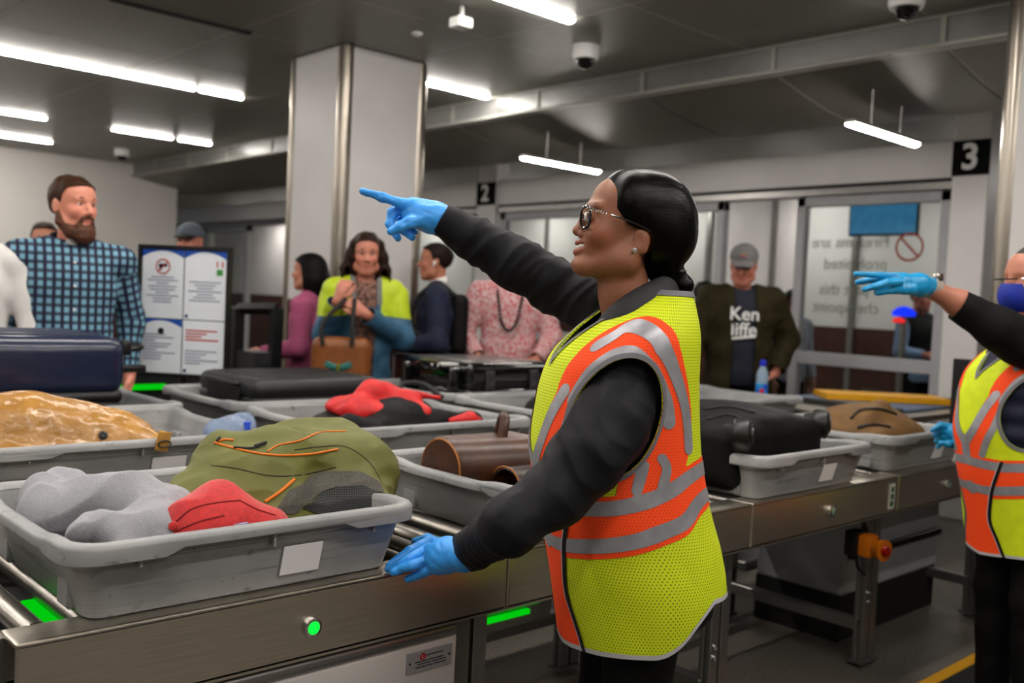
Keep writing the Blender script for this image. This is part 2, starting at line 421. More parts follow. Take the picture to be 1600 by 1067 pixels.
# mirrored lettering and the round prohibition mark on the glass of door_1
M_etch = mat('pale_lettering', (.60, .60, .57), .6)
for t, y, z in (('Firearms are', 3.75, 1.97), ('prohibited', 3.70, 1.80), ('past this', 3.78, 1.6), ('checkpoint', 3.76, 1.46)):
    text_mesh('glass_lettering', t, .125, M_etch, (7.017, y, z), (0, 1, 0), (0, 0, 1), d1)
th = np.linspace(0, 2*math.pi, 33)[:-1]
m = MB(); m.tube([(7.004, 3.27+.10*math.cos(t), 1.93+.10*math.sin(t)) for t in th], .009, 6, closed=True); m.tube([(7.004, 3.27-.07, 1.86), (7.004, 3.27+.07, 2.0)], .009, 6)
m.build('prohibition_mark', mat('mark_red', (.55, .2, .17), .6), d1)
# hanging blue screen seen through the glass
sc = thing('hanging_screen', (8.3, 4.1, 2.0), 'light blue information screen hanging beyond the glass door', 'screen')
MB().box((8.28, 3.80, 2.13), (8.32, 4.45, 2.46), .01).build('bezel', M_black, sc)
MB().box((8.272, 3.82, 2.15), (8.28, 4.43, 2.45)).build('display', mat('screen_blue', (.25, .5, .62), .4, noise=(9, .25), emit=((.25, .55, .75), .35)), sc)
MB().tube([(8.3, 4.1, 2.46), (8.3, 4.1, 2.93)], .015).build('hanger', M_alu, sc)
# pillars: white panels between polished corner strips
def pillar(n, x0, y0, x1, y1):
    p = struct(MB().box((x0+.015, y0+.015, 0), (x1-.015, y1-.015, 3.0)).build('wall_pillar_%d' % n, M_dark))
    for a, b, c, d in ((x0, y0+.055, x0+.02, y1-.055), (x1-.02, y0+.055, x1, y1-.055), (x0+.055, y0, x1-.055, y0+.02), (x0+.055, y1-.02, x1-.055, y1)):
        MB().box((a, b, 1.33), (c, d, 2.995), .003, 1).build('cladding_panel', M_white, p)
        MB().box((a, b, 0), (c, d, 1.32), .003, 1).build('dado_panel', M_brown, p)
    for a in (x0, x1):
        for b in (y0, y1):
            sx = 1 if a == x0 else -1; sy = 1 if b == y0 else -1
            MB().lathe([(.052, 0), (.052, 2.995)], (a+sx*.04, b+sy*.04, 0), 20).build('corner_strip', M_trimsteel, p, True)
    return p
pillar(1, 3.42, 5.40, 4.10, 6.08)
pillar(2, 4.98, 1.22, 5.64, 1.90)
# ceiling lamps, cameras, detectors
lampm = {}
def lamp(x0, x1, y, z, label, group, hang=0):
    L = round(x1-x0, 2); key = L
    t = thing('linear_ceiling_lamp', (x0, y, z), label, 'lamp', group)
    MB().box((0, -.036, .010), (L, .036, .035), .006, 1).build('housing', M_bar, t, local=True)
    n = 10; V = []; F = []
    for x in (.004, L-.004):
        for k in range(n+1):
            a = math.pi*k/n; V.append((x, .033*math.cos(a), .012-(.014 if not hang else .02)*math.sin(a)))
    F = [(k, k+1, n+2+k, n+1+k) for k in range(n)]+[tuple(range(n+1)), tuple(range(n+1, 2*n+2))]
    MB().add(V, F).build('diffuser', M_lamp, t, local=True)
    if hang:
        for u in (.3, .75): MB().tube([(L*u, 0, .03), (L*u, 0, hang)], .008, 6).build('hanger', M_alu, t, local=True)
    return t
zc = 2.979
gl = 'linear lamps in rows on the ceiling'
lamp(.9, 2.73, 7.63, zc, 'longest bright linear lamp at upper left of the ceiling', gl)
lamp(2.75, 3.42, 7.63, zc, 'middle linear lamp of the upper left row', gl)
lamp(3.47, 3.84, 7.63, zc, 'short end lamp of the upper left row', gl)
lamp(3.78, 4.42, 10.38, zc, 'linear lamp in the shorter row left of the pillar', gl)
lamp(4.5, 4.86, 10.38, zc, 'short linear lamp shining on the bulkhead left of the pillar', gl)
lamp(2.1, 3.70, 12.09, zc, 'linear lamp at the left edge close above the white wall', gl)
lamp(1.9, 3.12, 10.38, zc, 'linear lamp just cut off by the left picture edge', gl)
lamp(2.75, 3.95, 3.89, zc, 'linear lamp at the top edge above the pointing woman', gl)
lamp(4.3, 5.03, 5.84, zc, 'linear lamp shining on the bulkhead right of the pillar', gl)
lamp(5.154, 6.02, 5.527, 2.5, 'hanging linear lamp below the bulkhead right of number 2', gl, .25)
lamp(5.214, 6.05, 2.831, 2.5, 'hanging linear lamp below the bulkhead left of number 3', gl, .25)
gh = 'ceiling lamps out of view'
for y in (12.09, 10.38, 7.63, 5.84, 3.89, 2.0, .1, -1.8):
    for x0 in ((-3.2, -1.2) if y > 3 else (-1.2, .8, 2.4) if y > 0 else (-.2, 1.8)):
        if y == 3.89 and x0 == -1.2: lamp(.9, 2.4, y, zc, 'ceiling lamp overhead outside the picture', gh)
        lamp(x0, x0+1.5, y, zc, 'ceiling lamp overhead outside the picture', gh)
for y in (2.0, 3.6, 5.4, 7.2, 9.5, 12, 14, 15.5, 17): lamp(8.4, 9.3, y, 2.68, 'added hidden lamp brightening the passage beyond the glass', 'added passage fill lamps')  # added lamps, hidden by the header, to brighten the area behind the partition
def dome(x, y, z, lab):
    t = thing('dome_camera', (x, y, z), lab, 'camera', 'ceiling cameras')
    MB().lathe([(.085, 0), (.088, -.06), (.08, -.085)], (0, 0, 0), 24).build('housing', M_signw, t, True, local=True)
    MB().lathe([(.06, -.08), (.056, -.105), (.04, -.13), (.015, -.142)], (0, 0, 0), 20).build('dome', mat('smoked_dome', (.02, .02, .02), .08), t, True, local=True)
dome(4.41, 4.2, 3.0, 'white dome camera on the ceiling above the woman'); dome(4.45, 11.9, 3.0, 'small dome camera above the white wall'); dome(4.62, 2.25, 3.0, 'dark dome camera at the top edge far right')
t = thing('box_sensor', (3.4, 4.2, 3.0), 'white box sensor on a stem under the ceiling', 'sensor')
MB().tube([(0, 0, 0), (0, 0, -.07)], .02).build('stem', M_alu, t, local=True); MB().box((-.05, -.05, -.12), (.05, .05, -.06), .012).build('housing', M_signw, t, local=True)
t = thing('sprinkler_head', (3.57, 4.83, 3.0), 'tiny white sprinkler rose on the ceiling by the pillar', 'sprinkler'); MB().lathe([(.035, 0), (.035, -.008), (.015, -.02)]).build('rose', M_signw, t, True, local=True)
# ---------------------------------------------------------------- front conveyor
ZT = .77; YF = 1.725
M_btn = emat('lit_green', (.05, .9, .22), 1.5)
mods = [(.495, 1.625), (1.628, 2.70), (2.703, 3.735), (3.738, 4.80)]
nm = ['stainless conveyor section with lit green button under the olive backpack bin', 'stainless conveyor section behind the pointing woman', 'stainless conveyor section under the black suitcase bin', 'stainless conveyor section under the tan bag bin by the officer']
for k, (x0, x1) in enumerate(mods):
    t = thing('roller_conveyor', ((x0+x1)/2, 2.1, 0), nm[k], 'conveyor', 'front conveyor sections')
    m = MB().box((x0, YF, .62), (x1, YF+.014, ZT), .006, 3).box((x0, YF, ZT-.014), (x1, YF+.095, ZT), .006, 3).box((x0, YF+.085, .68), (x1, YF+.095, ZT-.002)).box((x0, YF, .62), (x1, YF+.06, .63))
    m.build('side_panel', M_steel, t)
    MB().box((x0, 2.45, .62), (x1, 2.53, ZT), .004, 2).build('rear_panel', M_steel, t)
    MB().box((x0+.01, YF+.1, .665), (x1-.01, 2.45, .672)).build('deck_plate', M_dark, t)
    n = 12; pr = None
    for i in range(n):
        x = x0+.06+(x1-x0-.12)*i/(n-1)
        if k == 0 and i == 1: pass
        if pr is None: pr = MB().lathe([(.024, 0), (.024, .62)], (0, 0, 0), 14, (0, 1, 0)).build('roller', M_rsteel, t, True, local=True); o = pr
        else: o = pr.copy(); COL.objects.link(o)
        o.location = Vector((x, YF+.1, .746))-t.location
    # button: chrome bezel and lens
    bx = [1.065, 2.16, 3.208, 4.194][k]
    b = MB().lathe([(.0215, 0), (.0215, -.007), (.0195, -.013), (.0155, -.014)], (bx, YF, .69), 28, (0, 1, 0)).build('button', mat('chrome', (.8, .8, .8), .12, metal=1), t, True)
    MB().lathe([(.0152, -.010), (.0150, -.0135), (.011, -.0155), (.002, -.0165)], (bx, YF, .69), 24, (0, 1, 0)).build('button_lens', M_btn if k == 0 else mat('unlit_lens', (.45, .55, .5), .2, coat=1), b, True)
    # legs: slotted aluminium extrusions
    for lx in (x1-.062,):
        for ly in (1.80, 2.46):
            g = MB()
            for ox in (-.028, .028):
                g.box((lx+ox-.022, ly-.022, .03), (lx+ox+.022, ly-.006, .62), .002, 1).box((lx+ox-.022, ly+.006, .03), (lx+ox+.022, ly+.022, .62), .002, 1).box((lx+ox-.014, ly-.01, .03), (lx+ox+.014, ly+.01, .62))
            g.box((lx-.06, ly-.03, .015), (lx+.06, ly+.03, .03)).build('leg', M_alu, t)
    for lz in (.30, .265): MB().lathe([(.009, 0), (.009, -.006), (.004, -.009)], (x1-.09, 1.778, lz), 12, (0, 1, 0)).build('bolt', mat('chrome', (.8, .8, .8), .12, metal=1), t, True)
    MB().add([(x1-.115, 1.775, .62), (x1-.185, 1.775, .62), (x1-.115, 1.775, .55), (x1-.115, 1.79, .62), (x1-.185, 1.79, .62), (x1-.115, 1.79, .55)], [(0, 1, 2), (3, 5, 4), (0, 3, 4, 1), (1, 4, 5, 2), (2, 5, 3, 0)]).build('gusset', M_alu, t)
    if k > 0:
        MB().box((x1-.13, 1.80, .15), (x1-.085, 2.44, .195), .003, 1).build('cross_bar', M_alu, t)
        MB().box((x0+.05, 2.44, .2), (x1-.05, 2.48, .245), .003, 1).build('cross_bar', M_alu, t)
# left-end drive tube and glowing green strip between the rollers
t = thing('roller_light_strip', (.64, 1.9, .73), 'glowing green light strip between rollers at lower left', 'light')
MB().box((.605, 1.83, .715), (.655, 2.09, .73)).build('diffuser', M_green, t)
t = thing('idler_tube', (.47, 2.1, .7), 'shiny steel idler tube at the lower left conveyor end', 'roller')
MB().lathe([(.03, 0), (.03, .55)], (.455, 1.86, .735), 18, (0, 1, 0)).build('tube', M_rsteel, t, True); MB().tube([(.455, 1.80, .735), (.455, 2.46, .735)], .008).box((.42, 1.80, .5), (.5, 1.83, .76)).build('bracket', M_alu, t)
# electrical cabinet under the first section
t = thing('electrical_cabinet', (1.0, 1.95, 0), 'white sheet metal cabinet below the lit green button', 'cabinet')
MB().box((.30, 1.745, .08), (1.49, 2.35, .585), .012, 3).build('body', mat('cabinet_white', (.74, .72, .71), .4, noise=(3, .03)), t, True)
MB().box((.30, 1.738, .582), (1.485, 2.30, .612), .012, 3).build('top_trim', M_alu, t, True)
np_ = MB().box((1.335, 1.7405, .517), (1.468, 1.745, .565)).build('nameplate', mat('plate_silver', (.62, .61, .62), .35, metal=.3), t)
for x, z in ((1.343, .541), (1.460, .541)): MB().lathe([(.003, 0), (.002, -.002)], (x, 1.7405, z), 10, (0, 1, 0)).build('rivet', M_black, np_)
MB().lathe([(.0085, 0), (.0085, -.0004)], (1.380, 1.7403, .552), 20, (0, 1, 0)).build('logo', mat('logo_red', (.62, .09, .1), .4), np_)
text_mesh('logo_letter', 'L', .013, M_signw, (1.380, 1.7395, .552), (1, 0, 0), (0, 0, 1), np_, depth=.0002)
for i, (x, z, ln) in enumerate(((1.415, .553, .05), (1.40, .541, .085), (1.385, .535, .04), (1.43, .535, .04), (1.385, .528, .05), (1.432, .528, .035))):
    MB().box((x-ln/2+.0, 1.7402, z-.0012), (x+ln/2, 1.7405, z+.0012)).build('print_line', M_black, np_)
MB().box((.9, 1.7405, .47), (1.105, 1.745, .548)).build('label_plate', M_signw, t); MB().box((.9, 1.7402, .545), (1.105, 1.7405, .548)).build('label_edge', M_black, t)
# emergency stop on the third post, cable, sticker
t = thing('emergency_stop', (3.55, 1.76, .5), 'yellow emergency stop box with red knob on conveyor post', 'stop button')
MB().box((3.52, 1.775, .46), (3.60, 1.83, .56), .008).build('base', M_black, t, True)
MB().box((3.525, 1.72, .465), (3.595, 1.777, .553), .012).build('box', mat('signal_yellow', (.78, .42, .02), .4), t, True)
MB().lathe([(.034, 0), (.036, -.02), (.042, -.045), (.036, -.046)], (3.56, 1.72, .505), 20, (.25, 1, 0)).build('shroud', mat('signal_yellow', (.78, .42, .02), .4), t, True)
MB().lathe([(.02, -.02), (.022, -.05), (.018, -.06), (.004, -.063)], (3.56, 1.72, .505), 18, (.25, 1, 0)).build('knob', mat('signal_red', (.6, .03, .02), .35), t, True)
tag(MB().tube(spline([(3.55, 1.79, .46), (3.57, 1.79, .41), (3.64, 1.785, .37), (3.69, 1.79, .36)], 8), .006, 8).build('cable', M_black, None, True), 'short black cable below the yellow stop box', 'cable')
s = tag(MB().box((3.655, 1.7215, .645), (3.70, 1.7245, .742)).build('rating_sticker', M_signw), 'small green and white sticker on the conveyor side', 'sticker')
for i in range(3): MB().box((3.662+.004*i, 1.7205, .655+.028*i), (3.69, 1.7215, .675+.028*i)).build('print_block', mat('sticker_green', (.12, .38, .16), .5), s)
t = thing('under_conveyor_light', (2.1, 2.1, .4), 'green glowing twin strip under the conveyor behind the woman', 'light')
MB().box((1.86, 2.16, .425), (2.18, 2.175, .44)).box((1.84, 2.16, .395), (2.14, 2.175, .41)).build('diffuser', M_green, t); MB().box((1.8, 2.176, .36), (2.25, 2.2, .47)).build('housing', M_alu, t)
t = thing('machine_skirt', (4.3, 2.1, 0), 'pale machine skirt panel under the far conveyor end', 'panel')
MB().box((3.82, 1.98, .2), (4.75, 2.4, .6), .01).build('panel', M_frame, t); MB().box((3.82, 1.99, 0), (4.75, 2.4, .2)).build('kick_plate', M_dark, t); MB().box((3.85, 1.95, .36), (4.72, 1.98, .39), .005).build('rail', M_black, t)
# ---------------------------------------------------------------- rear conveyor carrying the two back rows
t = thing('rear_conveyor', (2.9, 3.65, 0), 'rear steel conveyor table under the back rows of bins', 'conveyor')
MB().box((-.6, 2.80, .62), (5.0, 2.84, .75), .004).build('side_rail', M_steel, t); MB().box((-.6, 4.46, .62), (5.0, 4.50, .75), .004).build('side_rail', M_steel, t)
MB().box((-.6, 2.84, .70), (5.0, 4.46, .71)).build('deck_plate', M_dark, t)
pr = None
for i in range(46):
    for y in (2.85, 3.66):
        if pr is None: pr = MB().lathe([(.022, 0), (.022, .78)], (0, 0, 0), 10, (0, 1, 0)).build('roller', M_rsteel, t, True, local=True); o = pr
        else: o = pr.copy(); COL.objects.link(o)
        o.location = Vector((-.5+.12*i, y, .728))-t.location
for x in (-.4, 1.4, 3.2, 4.9):
    for y in (2.84, 4.44): MB().box((x-.03, y-.02, 0), (x+.03, y+.02, .62)).build('leg', M_alu, t)
MB().box((-.6, 2.86, .12), (5.0, 2.88, .58)).build('skirt', M_frame, t)
t = thing('far_light_strip', (2.2, 5.3, .7), 'green light strip low behind the notice stand', 'light')
MB().box((1.98, 5.28, .80), (2.26, 5.30, .83)).build('diffuser', M_green, t); MB().box((1.94, 5.3, 0), (2.5, 5.5, .95)).build('cabinet', M_dark, t)
# ---------------------------------------------------------------- luggage bins
def bin_material():
    m = bpy.data.materials.new('bin_plastic'); m.use_nodes = True; nt = m.node_tree; b = nt.nodes['Principled BSDF']; L = nt.links.new
    tc = nt.nodes.new('ShaderNodeTexCoord'); oi = nt.nodes.new('ShaderNodeObjectInfo')
    add = nt.nodes.new('ShaderNodeVectorMath'); add.operation = 'ADD'; L(tc.outputs['Object'], add.inputs[0])
    sc = nt.nodes.new('ShaderNodeVectorMath'); sc.operation = 'SCALE'; sc.inputs[0].default_value = (17, 9, 0); L(oi.outputs['Random'], sc.inputs['Scale']); L(sc.outputs[0], add.inputs[1])
    def noise(scale, st, lo, hi, det=5):
        mp = nt.nodes.new('ShaderNodeMapping'); mp.inputs['Scale'].default_value = st; L(add.outputs[0], mp.inputs[0])
        n = nt.nodes.new('ShaderNodeTexNoise'); n.inputs['Scale'].default_value = scale; n.inputs['Detail'].default_value = det; L(mp.outputs[0], n.inputs['Vector'])
        r = nt.nodes.new('ShaderNodeValToRGB'); r.color_ramp.elements[0].position = lo; r.color_ramp.elements[1].position = hi; L(n.outputs['Fac'], r.inputs[0]); return r.outputs[0]
    base = nt.nodes.new('ShaderNodeMix'); base.data_type = 'RGBA'; base.inputs[6].default_value = (*lin((.49, .495, .50)), 1); base.inputs[7].default_value = (*lin((.58, .58, .575)), 1); L(noise(5, (1, 1, 1), .35, .65), base.inputs[0])
    streak = noise(5, (.5, .5, 14), .58, .68, 9); spots = noise(38, (1, 1, 1), .64, .74, 4)
    mul = nt.nodes.new('ShaderNodeMath'); mul.operation = 'MAXIMUM'; L(streak, mul.inputs[0]); L(spots, mul.inputs[1])
    k = nt.nodes.new('ShaderNodeMath'); k.operation = 'MULTIPLY'; k.inputs[1].default_value = .55; L(mul.outputs[0], k.inputs[0])
    dm = nt.nodes.new('ShaderNodeMix'); dm.data_type = 'RGBA'; dm.inputs[7].default_value = (*lin((.17, .17, .175)), 1); L(k.outputs[0], dm.inputs[0]); L(base.outputs[2], dm.inputs[6]); L(dm.outputs[2], b.inputs['Base Color'])
    b.inputs['Roughness'].default_value = .42
    n = nt.nodes.new('ShaderNodeTexNoise'); n.inputs['Scale'].default_value = 180; L(add.outputs[0], n.inputs['Vector'])
    bp = nt.nodes.new('ShaderNodeBump'); bp.inputs['Strength'].default_value = .08; bp.inputs['Distance'].default_value = .002; L(n.outputs['Fac'], bp.inputs['Height']); L(bp.outputs[0], b.inputs['Normal'])
    return m
M_bin = bin_material()
M_label = mat('label_paper', (.86, .85, .87), .45, noise=(14, 1, 8), col2=(.90, .89, .90), stretch=(1.5, 1, 9))
_r = M_label.node_tree.nodes['Color Ramp'].color_ramp; _r.elements[0].position = .26; _r.elements[1].position = .33; _r.elements[0].color = (.02, .02, .02, 1)
def rring(L, W, r, inset, ns=18, nc=7):
    """rounded rectangle; returns points and for each: side tag (0 long,1 short) and distance from nearest corner"""
    a, b = L/2-inset, W/2-inset; r = max(r-inset*.6, .004); P = []; S = []
    cs = [(a-r, -b+r, -math.pi/2), (a-r, b-r, 0), (-a+r, b-r, math.pi/2), (-a+r, -b+r, math.pi)]
    for q, (cx, cy, t0) in enumerate(cs):
        for i in range(nc): 
            t = t0+math.pi/2*i/(nc-1); P.append((cx+r*math.cos(t), cy+r*math.sin(t))); S.append((2, 0))
        nx, ny, _ = cs[(q+1) % 4]; t1 = t0+math.pi/2
        p0 = np.array([cx+r*math.cos(t1), cy+r*math.sin(t1)]); p1 = np.array([nx+r*math.cos(t1), ny+r*math.sin(t1)])
        for i in range(1, ns):
            f = i/ns; P.append(tuple(p0+(p1-p0)*f)); S.append((1 if q in (0, 2) else 0, min(f, 1-f)*np.linalg.norm(p1-p0)))
    return np.array(P), S
def sstep(x, a, b): t = np.clip((x-a)/(b-a), 0, 1); return t*t*(3-2*t)
def make_bin(L, W, label, Hh=.152):
    t = thing('luggage_bin', (0, 0, 0), label, 'bin', 'grey luggage bins')
    def ring(inset, z, skirt=False, dip=1.):
        P, S = rring(L, W, .07, inset); o = []
        for (x, y), (s, d) in zip(P, S):
            zz = z
            if s == 1: zz -= dip*.010*sstep(d, .03, .13)
            if skirt: zz -= .014*(1-sstep(d, .105, .125)) if s == 0 else (.014*(1-sstep(d, .05, .09)) if s == 1 else .014)
            o.append((x, y, zz))
        return o
    h = Hh
    def rings(rs, c0=False, c1=False):
        n = len(rs[0]); V = [p for r in rs for p in r]; F = []
        for i in range(len(rs)-1):
            for k in range(n): F.append((i*n+k, i*n+(k+1) % n, (i+1)*n+(k+1) % n, (i+1)*n+k))
        if c0: F.append(tuple(range(n))[::-1])
        if c1: F.append(tuple((len(rs)-1)*n+k for k in range(n)))
        return V, F
    V, F = rings([ring(.062, 0, dip=0), ring(.056, .004, dip=0), ring(.024, h-.03)], c0=True); m = MB().add(V, F)
    V, F = rings([ring(.036, h-.012), ring(.064, .02, dip=0), ring(.075, .012, dip=0)], c1=True); m.add(V, F)
    for sx in (-1, 1):                                      # moulded ribs and gussets under the rim
        for fy in (-.28, .28): m.box((sx*(L/2-.052)-.012, fy*W-.03, .008), (sx*(L/2-.052)+.012, fy*W+.03, .075), .004, 1)
        for fx in (-.33, .02, .33): m.box((fx*L-.0025, sx*(W/2-.02)-.012, h-.05), (fx*L+.0025, sx*(W/2-.02)+.010, h-.02))
    o = m.build('tub', M_bin, t, True, local=True)
    V, F = rings([ring(.024, h-.03), ring(.005, h-.024, True), ring(0, h-.022, True), ring(0, h-.010), ring(.004, h-.003), ring(.010, h), ring(.024, h), ring(.031, h-.004), ring(.036, h-.012)])
    MB().add(V, F).build('rim', M_bin, t, True, local=True)
    ang = -math.atan2(.032, h-.034); R = np.array([[1, 0, 0], [0, math.cos(ang), math.sin(ang)], [0, -math.sin(ang), math.cos(ang)]])
    zc_ = .060; yc = -(W/2-.056+.032*((zc_-.004)/(h-.034)))-.001
    c = np.array((.095, yc, zc_))
    MB().box(c+(-.049, -.0015, -.036), c+(.049, .002, .036), .001, 1, R=R, c=c).build('label_holder', mat('holder', (.45, .45, .46), .5), t, local=True)
    MB().box(c+(-.046, -.0030, -.033), c+(.046, -.001, .033), R=R, c=c).build('label', M_label, t, local=True)
    return t
binS = make_bin(.775, .672, 'grey bin at the front holding hoodie, red cap and olive backpack')
binW = make_bin(.775, .80, 'grey bin holding the golden bag and clear plastic wrap')
front = [(.957, 2.048, None), (2.028, 2.03, 'grey bin holding the brown leather bag'), (3.09, 2.03, 'grey bin under the black wheeled suitcase right of the woman'), (4.095, 2.07, 'grey bin with the tan bag beside the officer')]
for i, (x, y, lb) in enumerate(front):
    o = binS if i == 0 else copy_tree(binS); o.location = (x, y, .771)
    if lb: o['label'] = lb
back = [(1.217, 3.265, None), (2.313, 3.205, 'grey bin holding the red and black backpack'), (2.32, 4.05, 'grey bin under the black ribbed suitcase'), (1.225, 4.10, 'grey bin under the navy suitcase at left'), (3.44, 3.25, 'grey bin with dark bag just left of the woman'), (3.46, 4.06, 'grey bin under the glossy black hard case'), (4.60, 3.30, 'grey bin edge showing behind the woman beside the black suitcase')]
for i, (x, y, lb) in enumerate(back):
    o = binW if i == 0 else copy_tree(binW); o.location = (x, y, .765)
    if i == 0: o.location.x -= .07; o.scale = (1.18, 1, 1)
    if lb: o['label'] = lb
# ---------------------------------------------------------------- cloth materials
def dotmat(name, col, dot, su=.0066, sv=.0064, size=.22, rough=.75):
    m = mat(name, col, rough); nt = m.node_tree; L = nt.links.new; b = nt.nodes['Principled BSDF']
    a = nt.nodes.new('ShaderNodeAttribute'); a.attribute_name = 'cuv'; sp = nt.nodes.new('ShaderNodeSeparateXYZ'); L(a.outputs['Vector'], sp.inputs[0])
    def mth(op, x, y=None):
        n = nt.nodes.new('ShaderNodeMath'); n.operation = op
        for i, v in enumerate((x, y)):
            if v is None: continue
            if isinstance(v, (int, float)): n.inputs[i].default_value = v
            else: L(v, n.inputs[i])
        return n.outputs[0]
    v = mth('DIVIDE', sp.outputs[1], sv); row = mth('FLOOR', v); u = mth('ADD', mth('DIVIDE', sp.outputs[0], su), mth('MULTIPLY', row, .5))
    fu = mth('SUBTRACT', mth('FRACT', u), .5); fv = mth('SUBTRACT', mth('FRACT', v), .5)
    d = mth('SQRT', mth('ADD', mth('POWER', mth('MULTIPLY', fu, 1.25), 2), mth('POWER', mth('MULTIPLY', fv, .8), 2)))
    k = mth('LESS_THAN', d, size)
    mx = nt.nodes.new('ShaderNodeMix'); mx.data_type = 'RGBA'; mx.inputs[6].default_value = (*lin(col), 1); mx.inputs[7].default_value = (*lin(dot), 1); L(k, mx.inputs[0]); L(mx.outputs[2], b.inputs['Base Color'])
    bp = nt.nodes.new('ShaderNodeBump'); bp.inputs['Strength'].default_value = .5; bp.inputs['Distance'].default_value = .001; bp.invert = True; L(k, bp.inputs['Height']); L(bp.outputs[0], b.inputs['Normal'])
    return m
M_yel = dotmat('lime_mesh', (.80, .86, .03), (.42, .45, .02)); M_yel2 = mat('lime_plain', (.80, .86, .03), .75, noise=(30, .06))
M_org = dotmat('orange_mesh', (1, .29, .03), (.80, .20, .02), size=.2)
M_tape = mat('reflective_tape', (.60, .60, .62), .38, metal=.35, noise=(25, .12), bump=(300, .1))
M_bind = mat('grey_binding', (.42, .42, .44), .6); M_hem = mat('white_hem', (.72, .71, .72), .6); M_pipe = mat('black_piping', (.02, .02, .02), .5)
M_jkt = mat('charcoal_jersey', (.085, .085, .10), .6, noise=(60, .12), bump=(500, .12), spec=.16)
M_pants = mat('black_trousers', (.04, .04, .042), .7, noise=(40, .2), bump=(300, .1), spec=.15)
M_collar = mat('charcoal_pique', (.12, .12, .125), .7, noise=(200, .15), bump=(900, .2))
def glovemat(name, c): return mat(name, c, .38, noise=(40, .06), bump=(70, .35, .004), spec=.5, sss=.05)
M_glove = glovemat('blue_nitrile', (.22, .60, .93)); M_glove2 = glovemat('cyan_nitrile', (.07, .55, .76))
M_hair = mat('black_hair', (.012, .010, .010), .33, noise=(20, .3), bump=(60, .25, .002), stretch=(1, 1, 7), spec=.13)
M_skinA = mat('skin', (.7, .5, .4), .5, attr='Col', noise=(60, .06), bump=(250, .08, .001), sss=.06)
M_shoe = mat('black_shoe', (.03, .03, .03), .4)
M_eye = mat('eye_white', (.85, .83, .8), .25); M_iris = mat('iris', (.06, .035, .025), .15); M_teeth = mat('teeth', (.88, .86, .82), .25)
class Frame:
    def __init__(s, B, F):
        s.B = np.array(B, float); F = np.array(F, float); F[2] = 0; s.F = F/np.linalg.norm(F); s.S = np.cross([0, 0, 1], s.F); s.R = np.array([s.F, s.S, [0, 0, 1.]])
    def w(s, P): return np.asarray(P)@s.R+s.B
    def l(s, W): return (np.asarray(W)-s.B)@s.R.T
    def side(s, px, py, so=0.):
        q = ray(px, py); t = ((s.B+s.S*so-_O)@s.S)/(q@s.S); return _O+q*t          # world point on the body's sagittal plane moved sideways
LEFT = -_r2*np.array([1, 1, 0]); FWH = _fw*np.array([1, 1, 0]); LEFT /= np.linalg.norm(LEFT); FWH /= np.linalg.norm(FWH)
def facing(deg): a = math.radians(deg); return LEFT*math.cos(a)-FWH*math.sin(a)      # 0 = to picture left, + turns toward the viewer
# ================================================================ the pointing woman
WB = at(979, 700, 2.17); WB[2] = 0
W = Frame(WB, facing(13))
def Q(px, py, s=0.): return W.side(px, py, s)
def FZ(pts, s=.15): return np.array([W.l(Q(a, b, s))[[0, 2]] for a, b in pts])
PXM = 693.
VT = []
for py, lx, rx, rs in ((1040, 886, 1096, .185), (1000, 880, 1108, .19), (940, 873, 1115, .195), (890, 866, 1118, .195), (850, 858, 1113, .19), (800, 846, 1100, .185), (750, 838, 1090, .18), (700, 832, 1083, .18), (650, 838, 1080, .182), (600, 849, 1079, .186), (560, 866, 1079, .186), (525, 900, 1079, .178), (500, 932, 1078, .158), (480, 960, 1077, .128), (466, 985, 1076, .100), (455, 1003, 1074, .085)):
    a = W.l(Q(lx, py)); b = W.l(Q(rx, py)); c = W.l(Q((lx+rx)/2, py)); VT.append((c[2], a[0], b[0], rs))
VT = np.array(VT)
def vest_surface(grow=0., wr=.0045, seed=3, rows=170, n=220):
    z = np.linspace(VT[0, 0], VT[-1, 0], rows); T = VT[::1]
    sp = spline(T, 12); ff, fb, rs = (np.interp(z, sp[:, 0], sp[:, i]) for i in (1, 2, 3))
    th = np.linspace(0, 2*np.pi, n, endpoint=False); fc = (ff+fb)/2; rf = (ff-fb)/2
    c, s = np.cos(th), np.sin(th); pc = np.sign(c)*np.abs(c)**.88; ps = np.sign(s)*np.abs(s)**.88
    f = fc[:, None]+(rf[:, None]+grow)*pc; sd = (rs[:, None]+grow)*ps; Z = np.repeat(z[:, None], n, 1)
    fo = folds(wr, 22, seed); d = fo(f, sd, Z*.6); f = f-d*pc; sd = sd-d*ps
    V = np.stack([f, sd, Z], -1).reshape(-1, 3); i = np.arange(rows-1)[:, None]; k = np.arange(n)[None]
    F = np.stack([i*n+k, i*n+(k+1) % n, (i+1)*n+(k+1) % n, (i+1)*n+k], -1).reshape(-1, 4)
    u = (th[None]*.17+0*z[:, None]).reshape(-1); return V, F, np.stack([u, Z.reshape(-1)], 1)
G_up = ([(897, 794.5), (952, 794.5), (1004, 785), (1047, 767.6), (1077, 746), (1110, 722)]); G_lo = ([(820, 832), (854, 838), (878, 850), (936, 853), (991, 846), (1034, 832), (1071, 815), (1091, 786), (1120, 755)])
G_t1 = ([(935, 540), (960, 525), (979, 512), (998, 511), (1024, 525), (1043, 554), (1056, 586), (1068, 624), (1073, 656), (1076, 700)]); G_t2 = ([(895, 625), (906, 605), (925, 579), (954, 557), (979, 551), (998, 560), (1021, 586), (1037, 618), (1043, 640), (1045, 660)])
G_f1 = ([(882, 610), (862, 645), (846, 685), (836, 720), (832, 760)]); G_f2 = ([(893, 640), (876, 690), (864, 722), (858, 760)])
